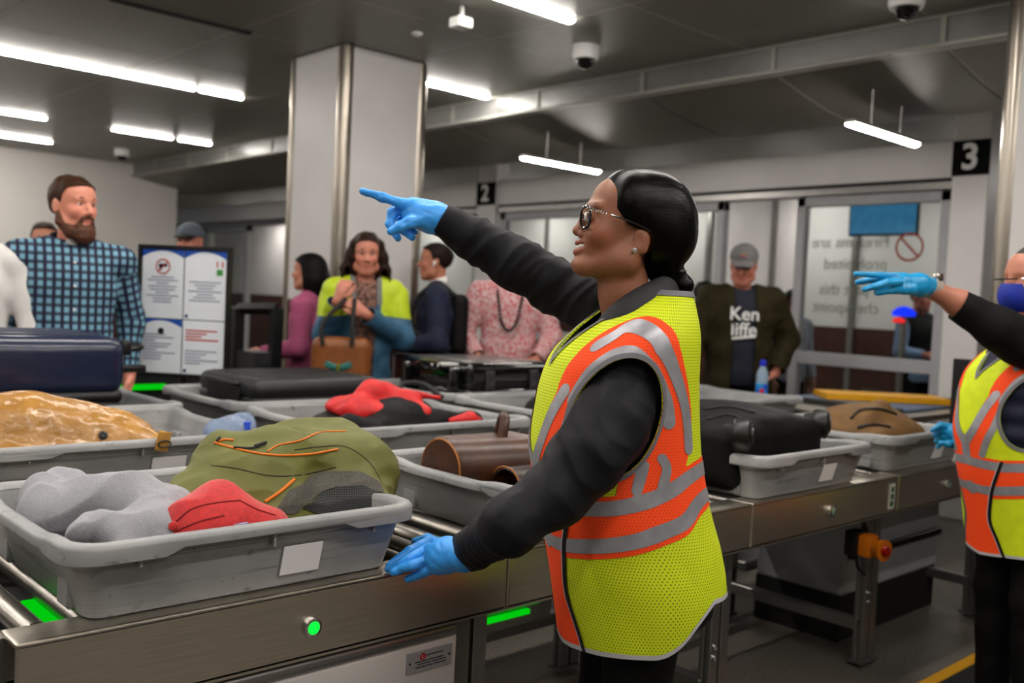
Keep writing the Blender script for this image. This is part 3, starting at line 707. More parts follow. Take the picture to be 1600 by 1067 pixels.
G_or = ([(898, 604), (912, 578), (940, 546), (978, 531), (1011, 538), (1032, 568), (1047, 603), (1056, 640), (1056, 680), (1044, 715), (1026, 745), (1010, 775)]); G_of = ([(884, 622), (862, 670), (848, 720), (845, 790)]); G_bt = ([(1034, 716), (1042, 732), (1036, 760)]); G_bt2 = ([(1004, 726), (994, 768)])
G_pipe = ([(905, 740), (895, 775), (889, 801), (883, 841), (883, 878), (886, 924), (897, 964), (912, 1014), (918, 1030)])
G_hem = ([(876, 1000), (895, 1012), (930, 1022), (960, 1027), (1000, 1031), (1035, 1030), (1065, 1012), (1090, 980), (1116, 944)])
AH = FZ([(968, 655)], .18)[0]
ZB, ZTOP = FZ([(866, 565)])[0][1], VT[-1, 0]
VSP = spline(VT, 12)
_vv, _vf, _vu = vest_surface(0, 0)
from mathutils.bvhtree import BVHTree
_vb = BVHTree.FromPolygons([tuple(v) for v in W.w(_vv)], [tuple(int(i) for i in f) for f in _vf])
def arc(L):
    """points traced on the woman's torso -> (arc length round the torso from the front, z), valid for any wearer"""
    o = []
    for a_, b_ in L:
        q = ray(a_, b_); q /= np.linalg.norm(q); h_ = _vb.ray_cast(Vector(_O), Vector(q))
        if h_[0] is None: h_ = _vb.find_nearest(Vector(_O+q*(((WB-_O)@FWH)/(q@FWH))))
        p = W.l(np.array(h_[0])); ff, fb, rs = (np.interp(p[2], VSP[:, 0], VSP[:, i]) for i in (1, 2, 3)); c_ = (p[0]-(ff+fb)/2)/((ff-fb)/2); s_ = p[1]/rs
        o.append((math.atan2(max(s_, 0)**(1/.88), np.sign(c_)*abs(c_)**(1/.88))*.17, p[2]))
    return np.array(o)
def vest(root, frame, scale, mesh_y, mesh_o, label_hint=''):
    V, F, uv = vest_surface()
    f, s, z = V.T; th_ = np.mod(uv[:, 0]/.17, 2*np.pi); ar = np.minimum(th_, 2*np.pi-th_)*.17; P2 = np.stack([ar, z], 1)
    L_up, L_lo, L_t1, L_t2, L_f1, L_f2, L_or, L_of, L_bt, L_bt2, L_pipe, HEM = [arc(spline(q, 5)) for q in (G_up, G_lo, G_t1, G_t2, G_f1, G_f2, G_or, G_of, G_bt, G_bt2, G_pipe, G_hem)]
    L_up = np.vstack([[0, L_up[0, 1]+.004], L_up, [.54, L_up[-1, 1]]]); L_lo = np.vstack([[0, L_lo[0, 1]], L_lo, [.54, L_lo[-1, 1]]]); HEM = HEM[np.argsort(HEM[:, 0])]; HEM = np.vstack([[0, HEM[0, 1]], HEM, [.54, HEM[-1, 1]]])
    hem = z-np.interp(ar, HEM[:, 0], HEM[:, 1])
    ah = np.where(np.abs(s) > .05, np.sqrt(((f-AH[0]+.02*(z-AH[1])/.12)/.088)**2+((z-AH[1])/.126)**2)-1, 1.)
    vn = np.where((f > .0) & (z > ZB-.05), np.abs(s)-.088*(z-ZB)/(ZTOP-ZB), 1.)
    px = 1/PXM
    d_up, d_lo = pdist(P2, L_up), pdist(P2, L_lo)
    zl = np.interp(ar, np.sort(L_lo[:, 0]), L_lo[np.argsort(L_lo[:, 0]), 1]); zu = np.interp(ar, np.sort(L_up[:, 0]), L_up[np.argsort(L_up[:, 0]), 1])
    waist = np.minimum(z-(zl-19*px), (zu+17*px)-z)
    pf = np.interp(z, np.sort(L_pipe[:, 1]), L_pipe[np.argsort(L_pipe[:, 1]), 0]); pf = np.maximum(pf, .02)
    lowf = np.minimum(pf-ar, (zl)-z)                                         # orange front below the waist band
    org = np.max([waist, 34*px-pdist(P2, L_or), 24*px-pdist(P2, L_of), lowf], 0)
    tape = np.max([10.5*px-d_up, 10.5*px-d_lo, 10*px-pdist(P2, L_t1), 10*px-pdist(P2, L_t2), 10*px-pdist(P2, L_f1), 8*px-pdist(P2, L_f2), 7*px-pdist(P2, L_bt), 6*px-pdist(P2, L_bt2)], 0)
    da = ar-pf; below = zu+.02-z
    N = vnormals(V, F); base = np.min([hem, ah*.09, vn], 0)
    def part(name, phi, off, m):
        ps = [] if phi is None else (phi if isinstance(phi, list) else [phi])
        V2, F2, u2, *ps = clip(V+N*off, F, base, [uv]+ps)
        while ps: V2, F2, u2, *ps = clip(V2, F2, ps[0], [u2]+ps[1:])
        if len(F2) < 5: return None
        return mkobj(name, frame.w(V2*scale), F2, m, root, uv=u2)
    vs = part('safety_vest', None, 0, mesh_y)
    md = vs.modifiers.new('thickness', 'SOLIDIFY'); md.thickness = .003; md.offset = -1
    part('orange_panel', org, .0012, mesh_o); part('reflective_tape', tape, .0024, M_tape); [(part('piping', [s*q, below, 4.4*px-da, 3.6*px+da], .003, M_pipe), part('piping_edge', [s*q, below, -3.6*px-da, 5.4*px+da], .003, M_hem)) for q in (-1, 1)]
    part('hem_binding', [7*px-hem], .0022, M_hem)
    [part('armhole_binding', [s*q-.05, .0075-ah*.09], .0034, M_bind) for q in (-1, 1)]; part('neck_binding', [np.where(f > 0, .012-vn, -1.)], .0032, M_bind)
    part('collar_binding', np.where(f <= .0, z-(ZTOP-.012), -1.), .0022, M_bind)
woman = thing('person', tuple(WB), 'smiling woman in lime and orange safety vest pointing with blue gloves', 'person')
# ---- gloves / hands -------------------------------------------------------
gl1 = SD()
wr1 = Q(684, 341, -.28)
gl1.path([Q(692, 343, -.28), Q(676, 338, -.28), Q(650, 327, -.28)], [.034, .034, .026], .02)
gl1.path([Q(676, 346, -.275), Q(655, 340, -.272)], [.026, .024], .02)
gl1.ell(Q(648, 333, -.282), (.034, .026, .030), W.R, .02)
gl1.path([Q(640, 318, -.272), Q(626, 318, -.270), Q(598, 308, -.268), Q(567, 299, -.266)], [.0145, .0125, .0105, .0085], .008)
gl1.path([Q(632, 326, -.290), Q(613, 332, -.292), Q(609, 350, -.285), Q(622, 372, -.272)], [.0135, .0125, .011, .0088], .005)
gl1.path([Q(642, 332, -.306), Q(626, 344, -.312), Q(630, 360, -.305), Q(644, 371, -.288)], [.0125, .0115, .0105, .0085], .005)
gl1.path([Q(652, 338, -.316), Q(640, 352, -.322), Q(648, 362, -.312)], [.0115, .010, .008], .005)
gl1.path([Q(664, 344, -.262), Q(640, 347, -.250), Q(624, 355, -.246), Q(610, 362, -.246)], [.0185, .0148, .0125, .0088], .008)
gl1.disp = folds(.0016, 130, 4)
V, F = gl1.mesh(.0022); mkobj('glove', V, F, M_glove, woman)
def oz(px, py, z): return onz(px, py, z)
gl2 = SD()
wr2 = oz(722, 866, .838)
gl2.path([oz(724, 868, .84), oz(700, 866, .832), oz(676, 864, .815)], [.036, .035, .024], .02)
gl2.ell(oz(694, 868, .824), (.042, .024, .030), W.R, .02)
gl2.path([oz(690, 878, .815), oz(684, 884, .806)], [.026, .018], .02)
gl2.path([oz(670, 847, .822), oz(640, 861, .812), oz(608, 883, .786)], [.0145, .0115, .009], .006)
gl2.path([oz(670, 857, .820), oz(640, 873, .808), oz(607, 889, .783)], [.0145, .0118, .0092], .005)
gl2.path([oz(674, 872, .814), oz(644, 883, .801), oz(614, 893, .782)], [.014, .0118, .0092], .005)
gl2.path([oz(686, 885, .802), oz(662, 894, .784), oz(638, 905, .764)], [.0135, .0112, .0088], .006)
gl2.path([oz(690, 852, .818), oz(668, 842, .802), oz(648, 846, .785)], [.016, .0125, .009], .008)
gl2.disp = folds(.0018, 110, 9)
V, F = gl2.mesh(.0022); mkobj('glove', V, F, M_glove, woman)
# ---- skin body -------------------------------------------------------------
bd = SD(); R = W.R
shN, shF = Q(972, 635, .125), Q(940, 500, -.135)
elN, elF = Q(868, 772, .22), Q(806, 410, -.24)
bd.cap(Q(985, 560), Q(975, 900), .10, .11, .05); bd.cap(Q(985, 545, -.08), Q(985, 560, .08), .045, .045, .05)
bd.path([shN, Q(915, 716, .205), elN, Q(795, 822, .25), wr2], [.04, .04, .036, .03, .026], .03); bd.path([Q(955, 505, -.12), Q(915, 470, -.18), Q(866, 446, -.22), elF, Q(750, 378, -.265), wr1], [.035, .035, .035, .033, .03, .026], .03)
bd.path([wr1, Q(655, 334, -.28)], [.024, .018]); bd.path([wr2, oz(690, 868, .825)], [.024, .016])
bd.cap(Q(972, 415), Q(990, 535), .050, .062, .03); bd.ell(Q(960, 455), (.03, .04, .05), R, .03)
bd.ell(Q(992, 340), (.090, .073, .086), R, .02); bd.ell(Q(957, 316), (.044, .060, .052), R, .03)
bd.ell(Q(948, 362), (.054, .061, .062), R, .025); bd.ell(Q(950, 396), (.052, .050, .042), R, .03)
for s in (-1, 1):
    bd.cap(Q(926, 322, s*.012), Q(932, 321, s*.040), .010, .009, .016)
    bd.ell(Q(935, 366, s*.037), (.026, .022, .024), R, .022)
    bd.path([Q(992, 388, s*.056), Q(978, 408, s*.050), Q(915, 417, s*.016)], [.016, .019, .017], .03)
bd.ell(Q(919, 386), (.024, .032, .027), R, .018); bd.ell(Q(908, 414), (.021, .024, .017), R, .02)
for s in (-1, 1): bd.ell(Q(914, 338, s*.033), (.011, .016, .010), R, .010, 's')
bd.path([Q(921, 326), Q(913, 342), Q(904, 358)], [.009, .0085, .010], .010); bd.ell(Q(902.5, 361), (.011, .0115, .010), R, .008)
for s in (-1, 1): bd.ell(Q(910, 366, s*.0135), (.0105, .007, .0085), R, .006)
for s in (-1, 1): bd.ell(Q(905, 370.5, s*.008), (.005, .0035, .003), R, .003, 's')
bd.path([Q(924, 381, -.027), Q(906, 384, -.014), Q(900, 386, 0), Q(906, 384, .014), Q(924, 381, .027)], [.0042, .0058, .0058, .0058, .0042], .004, 's')
bd.path([Q(925, 379, -.027), Q(908, 378, -.012), Q(902, 379.5, 0), Q(908, 378, .012), Q(925, 379, .027)], [.003, .0045, .0048, .0045, .003], .005)
bd.path([Q(923, 385, -.025), Q(906, 392, -.012), Q(900.5, 393.5, 0), Q(906, 392, .012), Q(923, 385, .025)], [.003, .0055, .0062, .0055, .003], .006)
for s in (-1, 1):
    bd.ell(Q(921, 338, s*.032), (.0125, .0145, .0105), R, .006)
    bd.ell(Q(1003, 375, s*.072), (.0185, .008, .028), R, .006); bd.ell(Q(998, 375, s*.082), (.009, .007, .016), R, .005, 's'); bd.ell(Q(1004, 390, s*.071), (.010, .007, .010), R, .006)
V, F = bd.mesh(.0028)
fz = np.array([[np.nan, np.nan]]); Lc = W.l(V)
def skin_cols(n, base): c = np.tile(np.array(lin(base)), (n, 1)); return c
cols = skin_cols(len(V), (.53, .335, .235))
def blob(P, c, r): return np.exp(-(((P-np.array(c))/np.array(r))**2).sum(1))
def tint(cols, k, c): return cols*(1-k[:, None])+np.array(lin(c))*k[:, None]
for s in (-1, 1): cols = tint(cols, .35*blob(Lc, W.l(Q(938, 366, s*.05)), (.03, .03, .025)), (.62, .30, .22))
for pth in ([(925, 379, .027), (908, 378, .012), (902, 379.5, 0)], [(923, 385, .025), (906, 392, .012), (900.5, 393.5, 0)]):
    for a, b in zip(pth[:-1], pth[1:]):
        for t in np.linspace(0, 1, 5):
            for s in (-1, 1): q = np.array(a)*(1-t)+np.array(b)*t; cols = tint(cols, .5*np.clip(blob(Lc, W.l(Q(q[0], q[1], s*q[2])), (.007, .007, .0048))*1.3, 0, 1), (.55, .22, .20))
for s in (-1, 1): cols = tint(cols, .55*np.clip(blob(Lc, W.l(Q(926, 318, s*.03)), (.008, .018, .0035))*1.2, 0, 1), (.12, .07, .05)); cols = tint(cols, .5*np.clip(blob(Lc, W.l(Q(919, 334, s*.034)), (.01, .018, .0028))*1.2, 0, 1), (.1, .06, .05))
mkobj('body', V, F, M_skinA, woman, cols=cols)
for s in (-1, 1):
    e = MB(); e.lathe([(.001, -.0112), (.006, -.0095), (.0095, -.006), (.0112, 0), (.0095, .006), (.006, .0095), (.001, .0112)], Q(918.5, 338.5, s*.032), 16, W.F); eo = e.build('eye', M_eye, woman, True)
    e = MB(); e.lathe([(.0055, .0099), (.003, .0114), (.001, .0117)], Q(918.5, 338.5, s*.032), 14, W.F); e.build('iris', M_iris, eo, True)
SDt = SD().path([Q(919, 383, -.021), Q(908, 384.6, -.012), Q(903.5, 385.6, 0), Q(908, 384.6, .012), Q(919, 383, .021)], [.0044, .0048, .0046, .0048, .0044], .003); V, F = SDt.mesh(.0016); mkobj('teeth', V, F, M_teeth, woman)
# ---- hair -------------------------------------------------------------------
hr = SD().ell(Q(1014, 346), (.112, .086, .114), R, .02).ell(Q(975, 318), (.058, .074, .070), R, .04).ell(Q(1034, 378), (.064, .070, .062), R, .04)
hr.path([Q(1030, 398), Q(1036, 425), Q(1040, 446)], [.034, .024, .016], .03); hr.path([Q(1046, 410), Q(1057, 428), Q(1066, 446), Q(1066, 464)], [.022, .018, .024, .014], .012)
hr.disp = folds(.0012, 90, 5)
V, F = hr.mesh(.003); P2 = W.l(V)[:, [0, 2]]
HL = FZ([(925, 258), (938, 279), (950, 290), (957, 310), (966, 330), (978, 350), (992, 358), (1010, 362), (1019, 372), (1016, 396), (1022, 425), (1040, 448), (1044, 520)], .06)
def sdist(P, L):
    best = np.full(len(P), 9.); sg = np.ones(len(P))
    for a, b in zip(L[:-1], L[1:]):
        ab = b-a; t = np.clip(((P-a)@ab)/(ab@ab), 0, 1); d = np.linalg.norm(P-a-t[:, None]*ab, axis=1); cr = ab[0]*(P[:, 1]-a[1])-ab[1]*(P[:, 0]-a[0])
        m = d < best-1e-9; best[m] = d[m]; sg[m] = np.sign(cr[m])
    return best*sg
sd_ = sdist(P2, HL); ref = sdist(FZ([(1050, 340)]), HL)[0]
V, F = clip(V, F, sd_*np.sign(ref)); mkobj('hair', V, F, M_hair, woman, solid=.006)
tie = MB().tube([Q(1054, 424)+.021*(math.cos(t)*W.F+math.sin(t)*W.S) for t in np.linspace(0, 2*np.pi, 25)[:-1]], .006, 8, closed=True); tie.build('hair_tie', M_pipe, woman, True)
# ---- glasses ------------------------------------------------------------------
M_gl = mat('glossy_black', (.012, .012, .013), .12, coat=1); M_sil = mat('silver_chain', (.75, .75, .74), .22, metal=1)
gs = MB(); lens = []
for s in (-1, 1):
    c = Q(914, 339.5, s*.033); loop = []
    for t in np.linspace(0, 2*np.pi, 41)[:-1]:
        a = .0255*np.sign(math.cos(t))*abs(math.cos(t))**.8; b = (.023+.003*math.cos(t))*np.sign(math.sin(t))*abs(math.sin(t))**.85
        loop.append(c+W.S*s*a+np.array([0, 0, 1])*b-W.F*(.004*max(a, -.01)/.0255))
    gs.tube(loop, .0030, 8, closed=True); lens.append(np.array(loop))
gs.tube([Q(911, 336, -.008), Q(909, 334, 0), Q(911, 336, .008)], .0022, 8)
go = gs.build('glasses', M_gl, woman, True)
for lp in lens: mkobj('lens', np.vstack([lp, lp.mean(0)]), [(i, (i+1) % 40, 40) for i in range(40)], M_glass, go)
for s in (-1, 1):
    T = spline([Q(918, 326, s*.060), Q(930, 328, s*.066), Q(962, 338, s*.076), Q(1000, 352, s*.081), Q(1018, 362, s*.079)], 10)
    MB().tube(T[18:], .0022, 8).tube(T[:2], .0035, 8).build('temple', M_gl, go, True)
    for i in range(2, 18, 2): MB().tube([T[i]+.0034*(math.cos(t)*W.F+(math.sin(t) if i % 4 else .4*math.sin(t))*np.array([0, 0, 1])+(0 if i % 4 else math.sin(t)*.8)*W.S) for t in np.linspace(0, 2*np.pi, 11)[:-1]], .0009, 5, closed=True).build('chain_link', M_sil, go, True)
MB().lathe([(.001, .006), (.0052, .004), (.0058, .001), (.003, -.003)], Q(991, 391, .0785), 8, W.S).build('earring', mat('diamond', (.9, .9, .9), .08, metal=.8), woman)
# ---- jacket with sleeves, polo collar -----------------------------------------
jk = SD(); sc_ = .95
for i in range(2, len(VT)-5, 1):
    z, a, b, rs = VT[i]; jk.ell(W.w([(a+b)/2, 0, z]), ((a-b)/2*.90, rs*.86, .06), R, .03)
jk.cap(Q(1000, 520, -.085), Q(1000, 520, .085), .030, .030, .05); jk.cap(Q(1010, 475, -.02), Q(1010, 475, .02), .045, .045, .05)
jk.path([Q(974, 608, .115), Q(966, 640, .145), Q(948, 668, .17), Q(915, 716, .205), elN, Q(795, 822, .25), wr2+np.array([.012, -.008, .008])], [.052, .068, .076, .072, .060, .052, .044], .03)
jk.path([Q(948, 500, -.14), Q(915, 470, -.18), Q(866, 446, -.22), elF, Q(750, 378, -.265), Q(686, 341, -.28)], [.068, .064, .062, .060, .052, .040], .03)
aN = (wr2-elN)/np.linalg.norm(wr2-elN); aF = (wr1-shF)/np.linalg.norm(wr1-shF); f1 = folds(.0065, 66, 11, aN*1.6, True); f2 = folds(.0065, 64, 13, aF*1.6, True); f3 = folds(.003, 24, 14)
def jdisp(x, y, z):
    sd_ = (x-WB[0])*W.S[0]+(y-WB[1])*W.S[1]; return np.where(sd_ > 0, f1(x, y, z), f2(x, y, z))+f3(x, y, z)
jk.disp = jdisp
V, F = jk.mesh(.0042)
def cut_end(V, end, ax, rad): ax = np.array(ax)/np.linalg.norm(ax); d = np.linalg.norm(V-end, axis=1); return np.where(d < rad, -(V-end)@ax, 1.)
c1 = cut_end(V, Q(690, 340, -.28), Q(684, 339, -.28)-Q(760, 383, -.265), .085); c2 = cut_end(V, oz(719, 863, .84), oz(715, 866, .838)-Q(800, 822, .25), .09)
Lv = W.l(V); nk = np.linalg.norm(Lv-W.l(Q(975, 455)), axis=1)-.075; vv = np.where((Lv[:, 0] > -.02) & (np.abs(Lv[:, 1]) < .12) & (Lv[:, 2] > ZB), np.maximum(np.abs(Lv[:, 1])-.045*(Lv[:, 2]-ZB-.02)/(ZTOP-ZB), Lv[:, 2]*0-1), 1.)
V, F = clip(V, F, np.min([c1, c2, nk, vv], 0)); mkobj('jacket', V, F, M_jkt, woman, solid=.004)
for s in (-1, 1):
    top = spline([Q(1043, 432, 0), Q(1032, 434, s*.035), Q(995, 452, s*.062), Q(962, 474, s*.060), Q(942, 494, s*.036), Q(930, 512, s*.012)], 6)
    bot = spline([Q(1066, 470, 0), Q(1056, 474, s*.05), Q(1020, 494, s*.092), Q(985, 508, s*.100), Q(946, 525, s*.070), Q(922, 520, s*.018)], 6)
    m_, V = len(top), []
    for i in range(m_):
        for t in np.linspace(0, 1, 7): V.append(top[i]*(1-t)+bot[i]*t+np.array([0, 0, .012*math.sin(t*math.pi)])+W.S*s*.006*math.sin(t*math.pi))
    F = np.array([(i*7+k, i*7+k+1, (i+1)*7+k+1, (i+1)*7+k) for i in range(m_-1) for k in range(6)])
    mkobj('collar', np.array(V), F, M_collar, woman, solid=.004)
vest(woman, W, 1.0, M_yel, M_org)
def trousers(root, fr, zt, m, sc=1., rx=.105):
    t = SD(); 
    for s in (-1, 1):
        t.path([fr.w([-.03, s*.085*sc, zt-.05]), fr.w([-.02, s*.10*sc, .47]), fr.w([-.035, s*.10*sc, .06])], [rx*1.12, rx*.78, rx*.66], .03)
    t.ell(fr.w([-.035, 0, zt-.03]), (.150*sc, .175*sc, .12), fr.R, .05); t.disp = folds(.006, 26, 21)
    V, F = t.mesh(.009); mkobj('trousers', V, F, m, root)
    for s in (-1, 1):
        V, F = SD().ell(fr.w([.05, s*.10*sc, .045]), (.135, .048, .042), fr.R, .02).ell(fr.w([-.04, s*.10*sc, .06]), (.05, .042, .055), fr.R, .03).box(fr.w([.03, s*.10*sc, .012]), (.14, .048, .012), .01, fr.R, .01).mesh(.008); mkobj('shoe', V, F, M_shoe, root)
trousers(woman, W, .80, M_pants, .85, .088)
# ---------------------------------------------------------------- luggage and clothes in the bins
from mathutils.bvhtree import BVHTree
class Skin:
    def __init__(s, V, F): s.b = BVHTree.FromPolygons([tuple(v) for v in V], [tuple(int(i) for i in f) for f in F])
    def hit(s, px, py, lift=.002):
        q = ray(px, py); q = q/np.linalg.norm(q); h = s.b.ray_cast(Vector(_O), Vector(q))
        if h[0] is None: h = s.b.find_nearest(Vector(_O+q*3)); 
        return np.array(h[0])+np.array(h[1])*lift*(1 if np.dot(h[1], q) < 0 else -1)
    def line(s, pts, lift=.002, n=6): return np.array([s.hit(a, b, lift) for a, b in spline(pts, n)])
Y = ony
def soft(name, label, cat, sd, res, m, loc, group=None):
    t = thing(name, tuple(loc), label, cat, group); V, F = sd.mesh(res); mkobj('body', V, F, m, t); return t, Skin(V, F)
# grey hoodie
M_fleece = mat('grey_fleece', (.55, .55, .57), .9, noise=(260, .10), bump=(350, .4, .003), sheen=.2)
h = SD()
h.path([Y(28, 805, 2.12), Y(32, 780, 2.16), Y(56, 758, 2.2), Y(84, 762, 2.18), Y(112, 784, 2.12)], [.042, .038, .028, .030, .040], .025)
h.path([Y(62, 812, 2.08), Y(115, 795, 2.06), Y(170, 795, 2.02), Y(222, 812, 1.98), Y(236, 832, 1.94)], [.050, .055, .055, .052, .048], .05)
h.path([Y(88, 835, 1.90), Y(100, 818, 1.92), Y(118, 818, 1.92), Y(135, 842, 1.88), Y(145, 862, 1.86)], [.022, .020, .020, .024, .026], .012)
h.path([Y(165, 845, 1.90), Y(205, 838, 1.90), Y(232, 850, 1.88)], [.045, .05, .045], .04)
h.ell((.82, 2.04, .83), (.15, .22, .06), None, .05)
fa, fb_ = folds(.016, 24, 31, None, True), folds(.005, 55, 32, None, True); h.disp = lambda x, y, z: fa(x, y, z)+fb_(x, y, z)
hoodie, hs = soft('hoodie', 'crumpled light grey fleece hoodie in the front bin', 'clothing', h, .0035, M_fleece, (.8, 1.95, .77)); hoodie.location.x += .045
# red cap
M_red = mat('red_cotton', (.72, .13, .13), .8, noise=(90, .14), bump=(400, .3, .002), sheen=.2)
c = SD(); c.ell(Y(335, 822, 1.87), (.085, .085, .085), None, .03).ell(Y(300, 832, 1.85), (.055, .07, .06), None, .05).ell(Y(395, 822, 1.86), (.075, .075, .045), None, .05).cap(Y(345, 775, 1.88), Y(300, 805, 1.86), .022, .02, .04)
c.disp = folds(.007, 30, 41, None, True)
cap, cs_ = soft('baseball_cap', 'red cotton cap lying in front of the olive backpack', 'cap', c, .003, M_red, (.95, 1.87, .8))
MB().lathe([(.002, .008), (.008, .006), (.010, 0), (.008, -.004)], cs_.hit(272, 822, .002), 14, (-.6, -.7, .3)).build('button', M_red, cap, True)
for L in ([(272, 818), (300, 795), (340, 785), (375, 782)], [(375, 782), (400, 795), (430, 805)], [(275, 830), (310, 815), (350, 805)]): MB().tube(cs_.line(L, .0005), .0016, 6).build('seam', mat('red_seam', (.5, .07, .08), .8), cap, True)
MB().box(cs_.hit(378, 820, .0)-np.array([.018, .004, .004]), cs_.hit(378, 820, .0)+np.array([.012, .002, .004])).build('label_patch', mat('patch_white', (.6, .68, .85), .5), cap)
# olive backpack
M_ol = mat('olive_nylon', (.36, .365, .13), .62, noise=(14, .10), bump=(160, .25, .002)); M_or = mat('orange_piping', (.85, .45, .06), .5); M_gr = mat('grey_ripstop', (.27, .26, .23), .75, noise=(220, .25), bump=(320, .3, .002)); M_blk = mat('black_webbing', (.03, .03, .032), .6, bump=(300, .3))
b = SD()
b.ell(Y(470, 742, 2.16), (.20, .15, .115), None, .05); b.ell(Y(545, 740, 2.10), (.12, .14, .115), None, .05)
b.path([Y(350, 712, 2.10), Y(440, 712, 2.06), Y(520, 720, 2.04)], [.055, .062, .06], .05)
b.path([Y(300, 775, 2.05), Y(350, 760, 2.05), Y(420, 760, 2.02)], [.05, .07, .08], .06); b.cap(Y(268, 800, 2.0), Y(320, 785, 2.0), .03, .05, .04)
b.ell(Y(430, 800, 2.02), (.20, .13, .07), None, .06); b.ell(Y(545, 792, 1.99), (.095, .13, .085), None, .05); b.path([Y(450, 690, 2.2), Y(530, 690, 2.16)], [.05, .05], .05)
fa2 = folds(.011, 21, 51, None, True); fb2 = folds(.006, 46, 52, None, True); b.disp = lambda x, y, z: fa2(x, y, z)+fb2(x, y, z)
pack, ps = soft('backpack', 'olive green backpack with orange zip piping in the front bin', 'backpack', b, .004, M_ol, (1.15, 2.05, .78))
for L, r, m_ in (([(335, 692), (380, 704), (425, 711), (480, 710), (528, 702)], .0028, M_or), ([(340, 690), (352, 687), (365, 688)], .0026, M_or), ([(418, 706), (435, 696), (470, 688), (500, 676), (540, 674)], .0022, M_or), ([(414, 784), (438, 768), (460, 749)], .0038, M_or)):
    MB().tube(ps.line(L, .001), r, 8).build('piping', m_, pack, True)
for L in ([(330, 727), (370, 732), (420, 743), (470, 742), (525, 730)], [(460, 703), (500, 698), (540, 698), (575, 720), (598, 755)]): MB().tube(ps.line(L, -.0004), .0016, 6).build('seam', mat('olive_seam', (.10, .11, .04), .8), pack, True)
MB().tube(ps.line([(365, 701), (390, 702), (405, 699)], .004), .0028, 6).build('zip_pull', M_blk, pack, True); MB().tube(ps.line([(398, 700), (416, 694)], .006, 3), [.004]*4, 6).build('zip_tab', M_blk, pack, True); MB().tube(ps.line([(340, 691), (344, 686)], .006, 3), .0035, 6).build('zip_tab', M_blk, pack, True)
V, F = b.grow(.003).mesh(.005)
def pxy(V): q = (np.asarray(V)-_O)@_M.T; return np.stack([800+F_PX*q[:, 0]/q[:, 2], 533.5+F_PX*q[:, 1]/q[:, 2]], 1)
PC = ps.hit(545, 790, 0)
def inpoly(P, poly):                                                    # signed: >0 inside a convex-ish polygon in the (x,z) front plane
    poly = np.array(poly); d = pdist(P, np.vstack([poly, poly[:1]])); ins = np.zeros(len(P), bool); j = len(poly)-1
    for i in range(len(poly)):
        xi, yi = poly[i]; xj, yj = poly[j]; cnd = ((yi > P[:, 1]) != (yj > P[:, 1])) & (P[:, 0] < (xj-xi)*(P[:, 1]-yi)/(yj-yi+1e-12)+xi); ins ^= cnd; j = i
    return np.where(ins, d, -d)
def xz(pts, sk): return np.array([sk.hit(a, b_, 0)[[0, 2]] for a, b_ in pts])
gp = xz([(425, 800), (450, 765), (480, 745), (520, 735), (560, 735), (592, 752), (600, 770), (560, 758), (520, 760), (480, 785), (460, 803)], ps)
V2, F2 = clip(V, F, np.minimum(inpoly(V[:, [0, 2]], gp), 2.16-V[:, 1])); V2, F2 = largest(V2, F2); mkobj('side_panel', V2, F2, M_gr, pack)
M_mesh = dotmat('black_mesh', (.02, .02, .022), (.30, .30, .29), .0052, .0048, .2, .7)
mp_ = xz([(470, 792), (500, 768), (530, 757), (565, 757), (598, 772), (602, 800), (560, 806), (510, 806), (490, 800)], ps)
V3, F3 = b.grow(.006).mesh(.005); V2, F2 = clip(V3, F3, np.minimum(inpoly(V3[:, [0, 2]], mp_), 2.16-V3[:, 1])); mkobj('mesh_pocket', V2, F2, M_mesh, pack, uv=V2[:, [0, 2]])
text_mesh('brand_patch', 'Bag', .022, mat('print_grey', (.55, .56, .45), .6), ps.hit(272, 787, .003), (.85, -.2, .25), (-.2, -.1, .95), pack)
# golden bag with strap and tag
M_gold = mat('golden_vinyl', (.66, .47, .20), .26, noise=(18, .14), bump=(55, .6, .006), spec=.6, coat=.3)
g = SD(); g.path([Y(-40, 672, 3.22), Y(40, 675, 3.2), Y(120, 682, 3.16), Y(190, 690, 3.1), Y(240, 700, 3.02)], [.115, .115, .105, .085, .05], .06); g.ell(Y(70, 710, 3.2), (.40, .22, .06), None, .06); g.ell(Y(20, 655, 3.35), (.2, .1, .09), None, .06)
fg = folds(.006, 15, 61); fg2 = folds(.0035, 75, 62); g.disp = lambda x, y, z: fg(x, y, z)+fg2(x, y, z)
gold, gs_ = soft('shoulder_bag', 'shiny golden crinkled bag in the second bin', 'bag', g, .006, M_gold, (1.0, 3.15, .78))
MB().tube(spline([Y(-30, 632, 3.28), Y(10, 626, 3.26), Y(50, 634, 3.24), Y(95, 648, 3.2)], 8), .011, 8).build('strap', mat('gold_strap', (.42, .30, .10), .4), gold, True); MB().tube(spline([Y(-30, 622, 3.32), Y(20, 620, 3.30), Y(70, 634, 3.27), Y(110, 650, 3.22)], 8), .009, 8).build('strap', mat('gold_strap', (.42, .30, .10), .4), gold, True)
p = gs_.hit(161, 681, .003); MB().lathe([(.012, 0), (.014, .003), (.008, .005), (.006, .002)], p, 16, (-.2, -.9, .4)).build('grommet', M_black, gold, True)
p = Y(256, 687, 2.86); MB().box(p+np.array([-.022, -.003, -.036]), p+np.array([.02, .003, .026]), .003, R=np.array([[.97, 0, .22], [0, 1, 0], [-.22, 0, .97]]), c=p).build('tag', mat('gold_metal', (.80, .6, .3), .25, metal=.5, bump=(60, .3)), gold, True); MB().tube([p+np.array([.02*math.cos(a)-.0, -.006, -.012+.010*math.sin(a)]) *np.array([1, 1, 1]) for a in np.linspace(0, 6.28, 13)[:-1]], .0022, 6, closed=True).build('ring', M_black, gold, True)
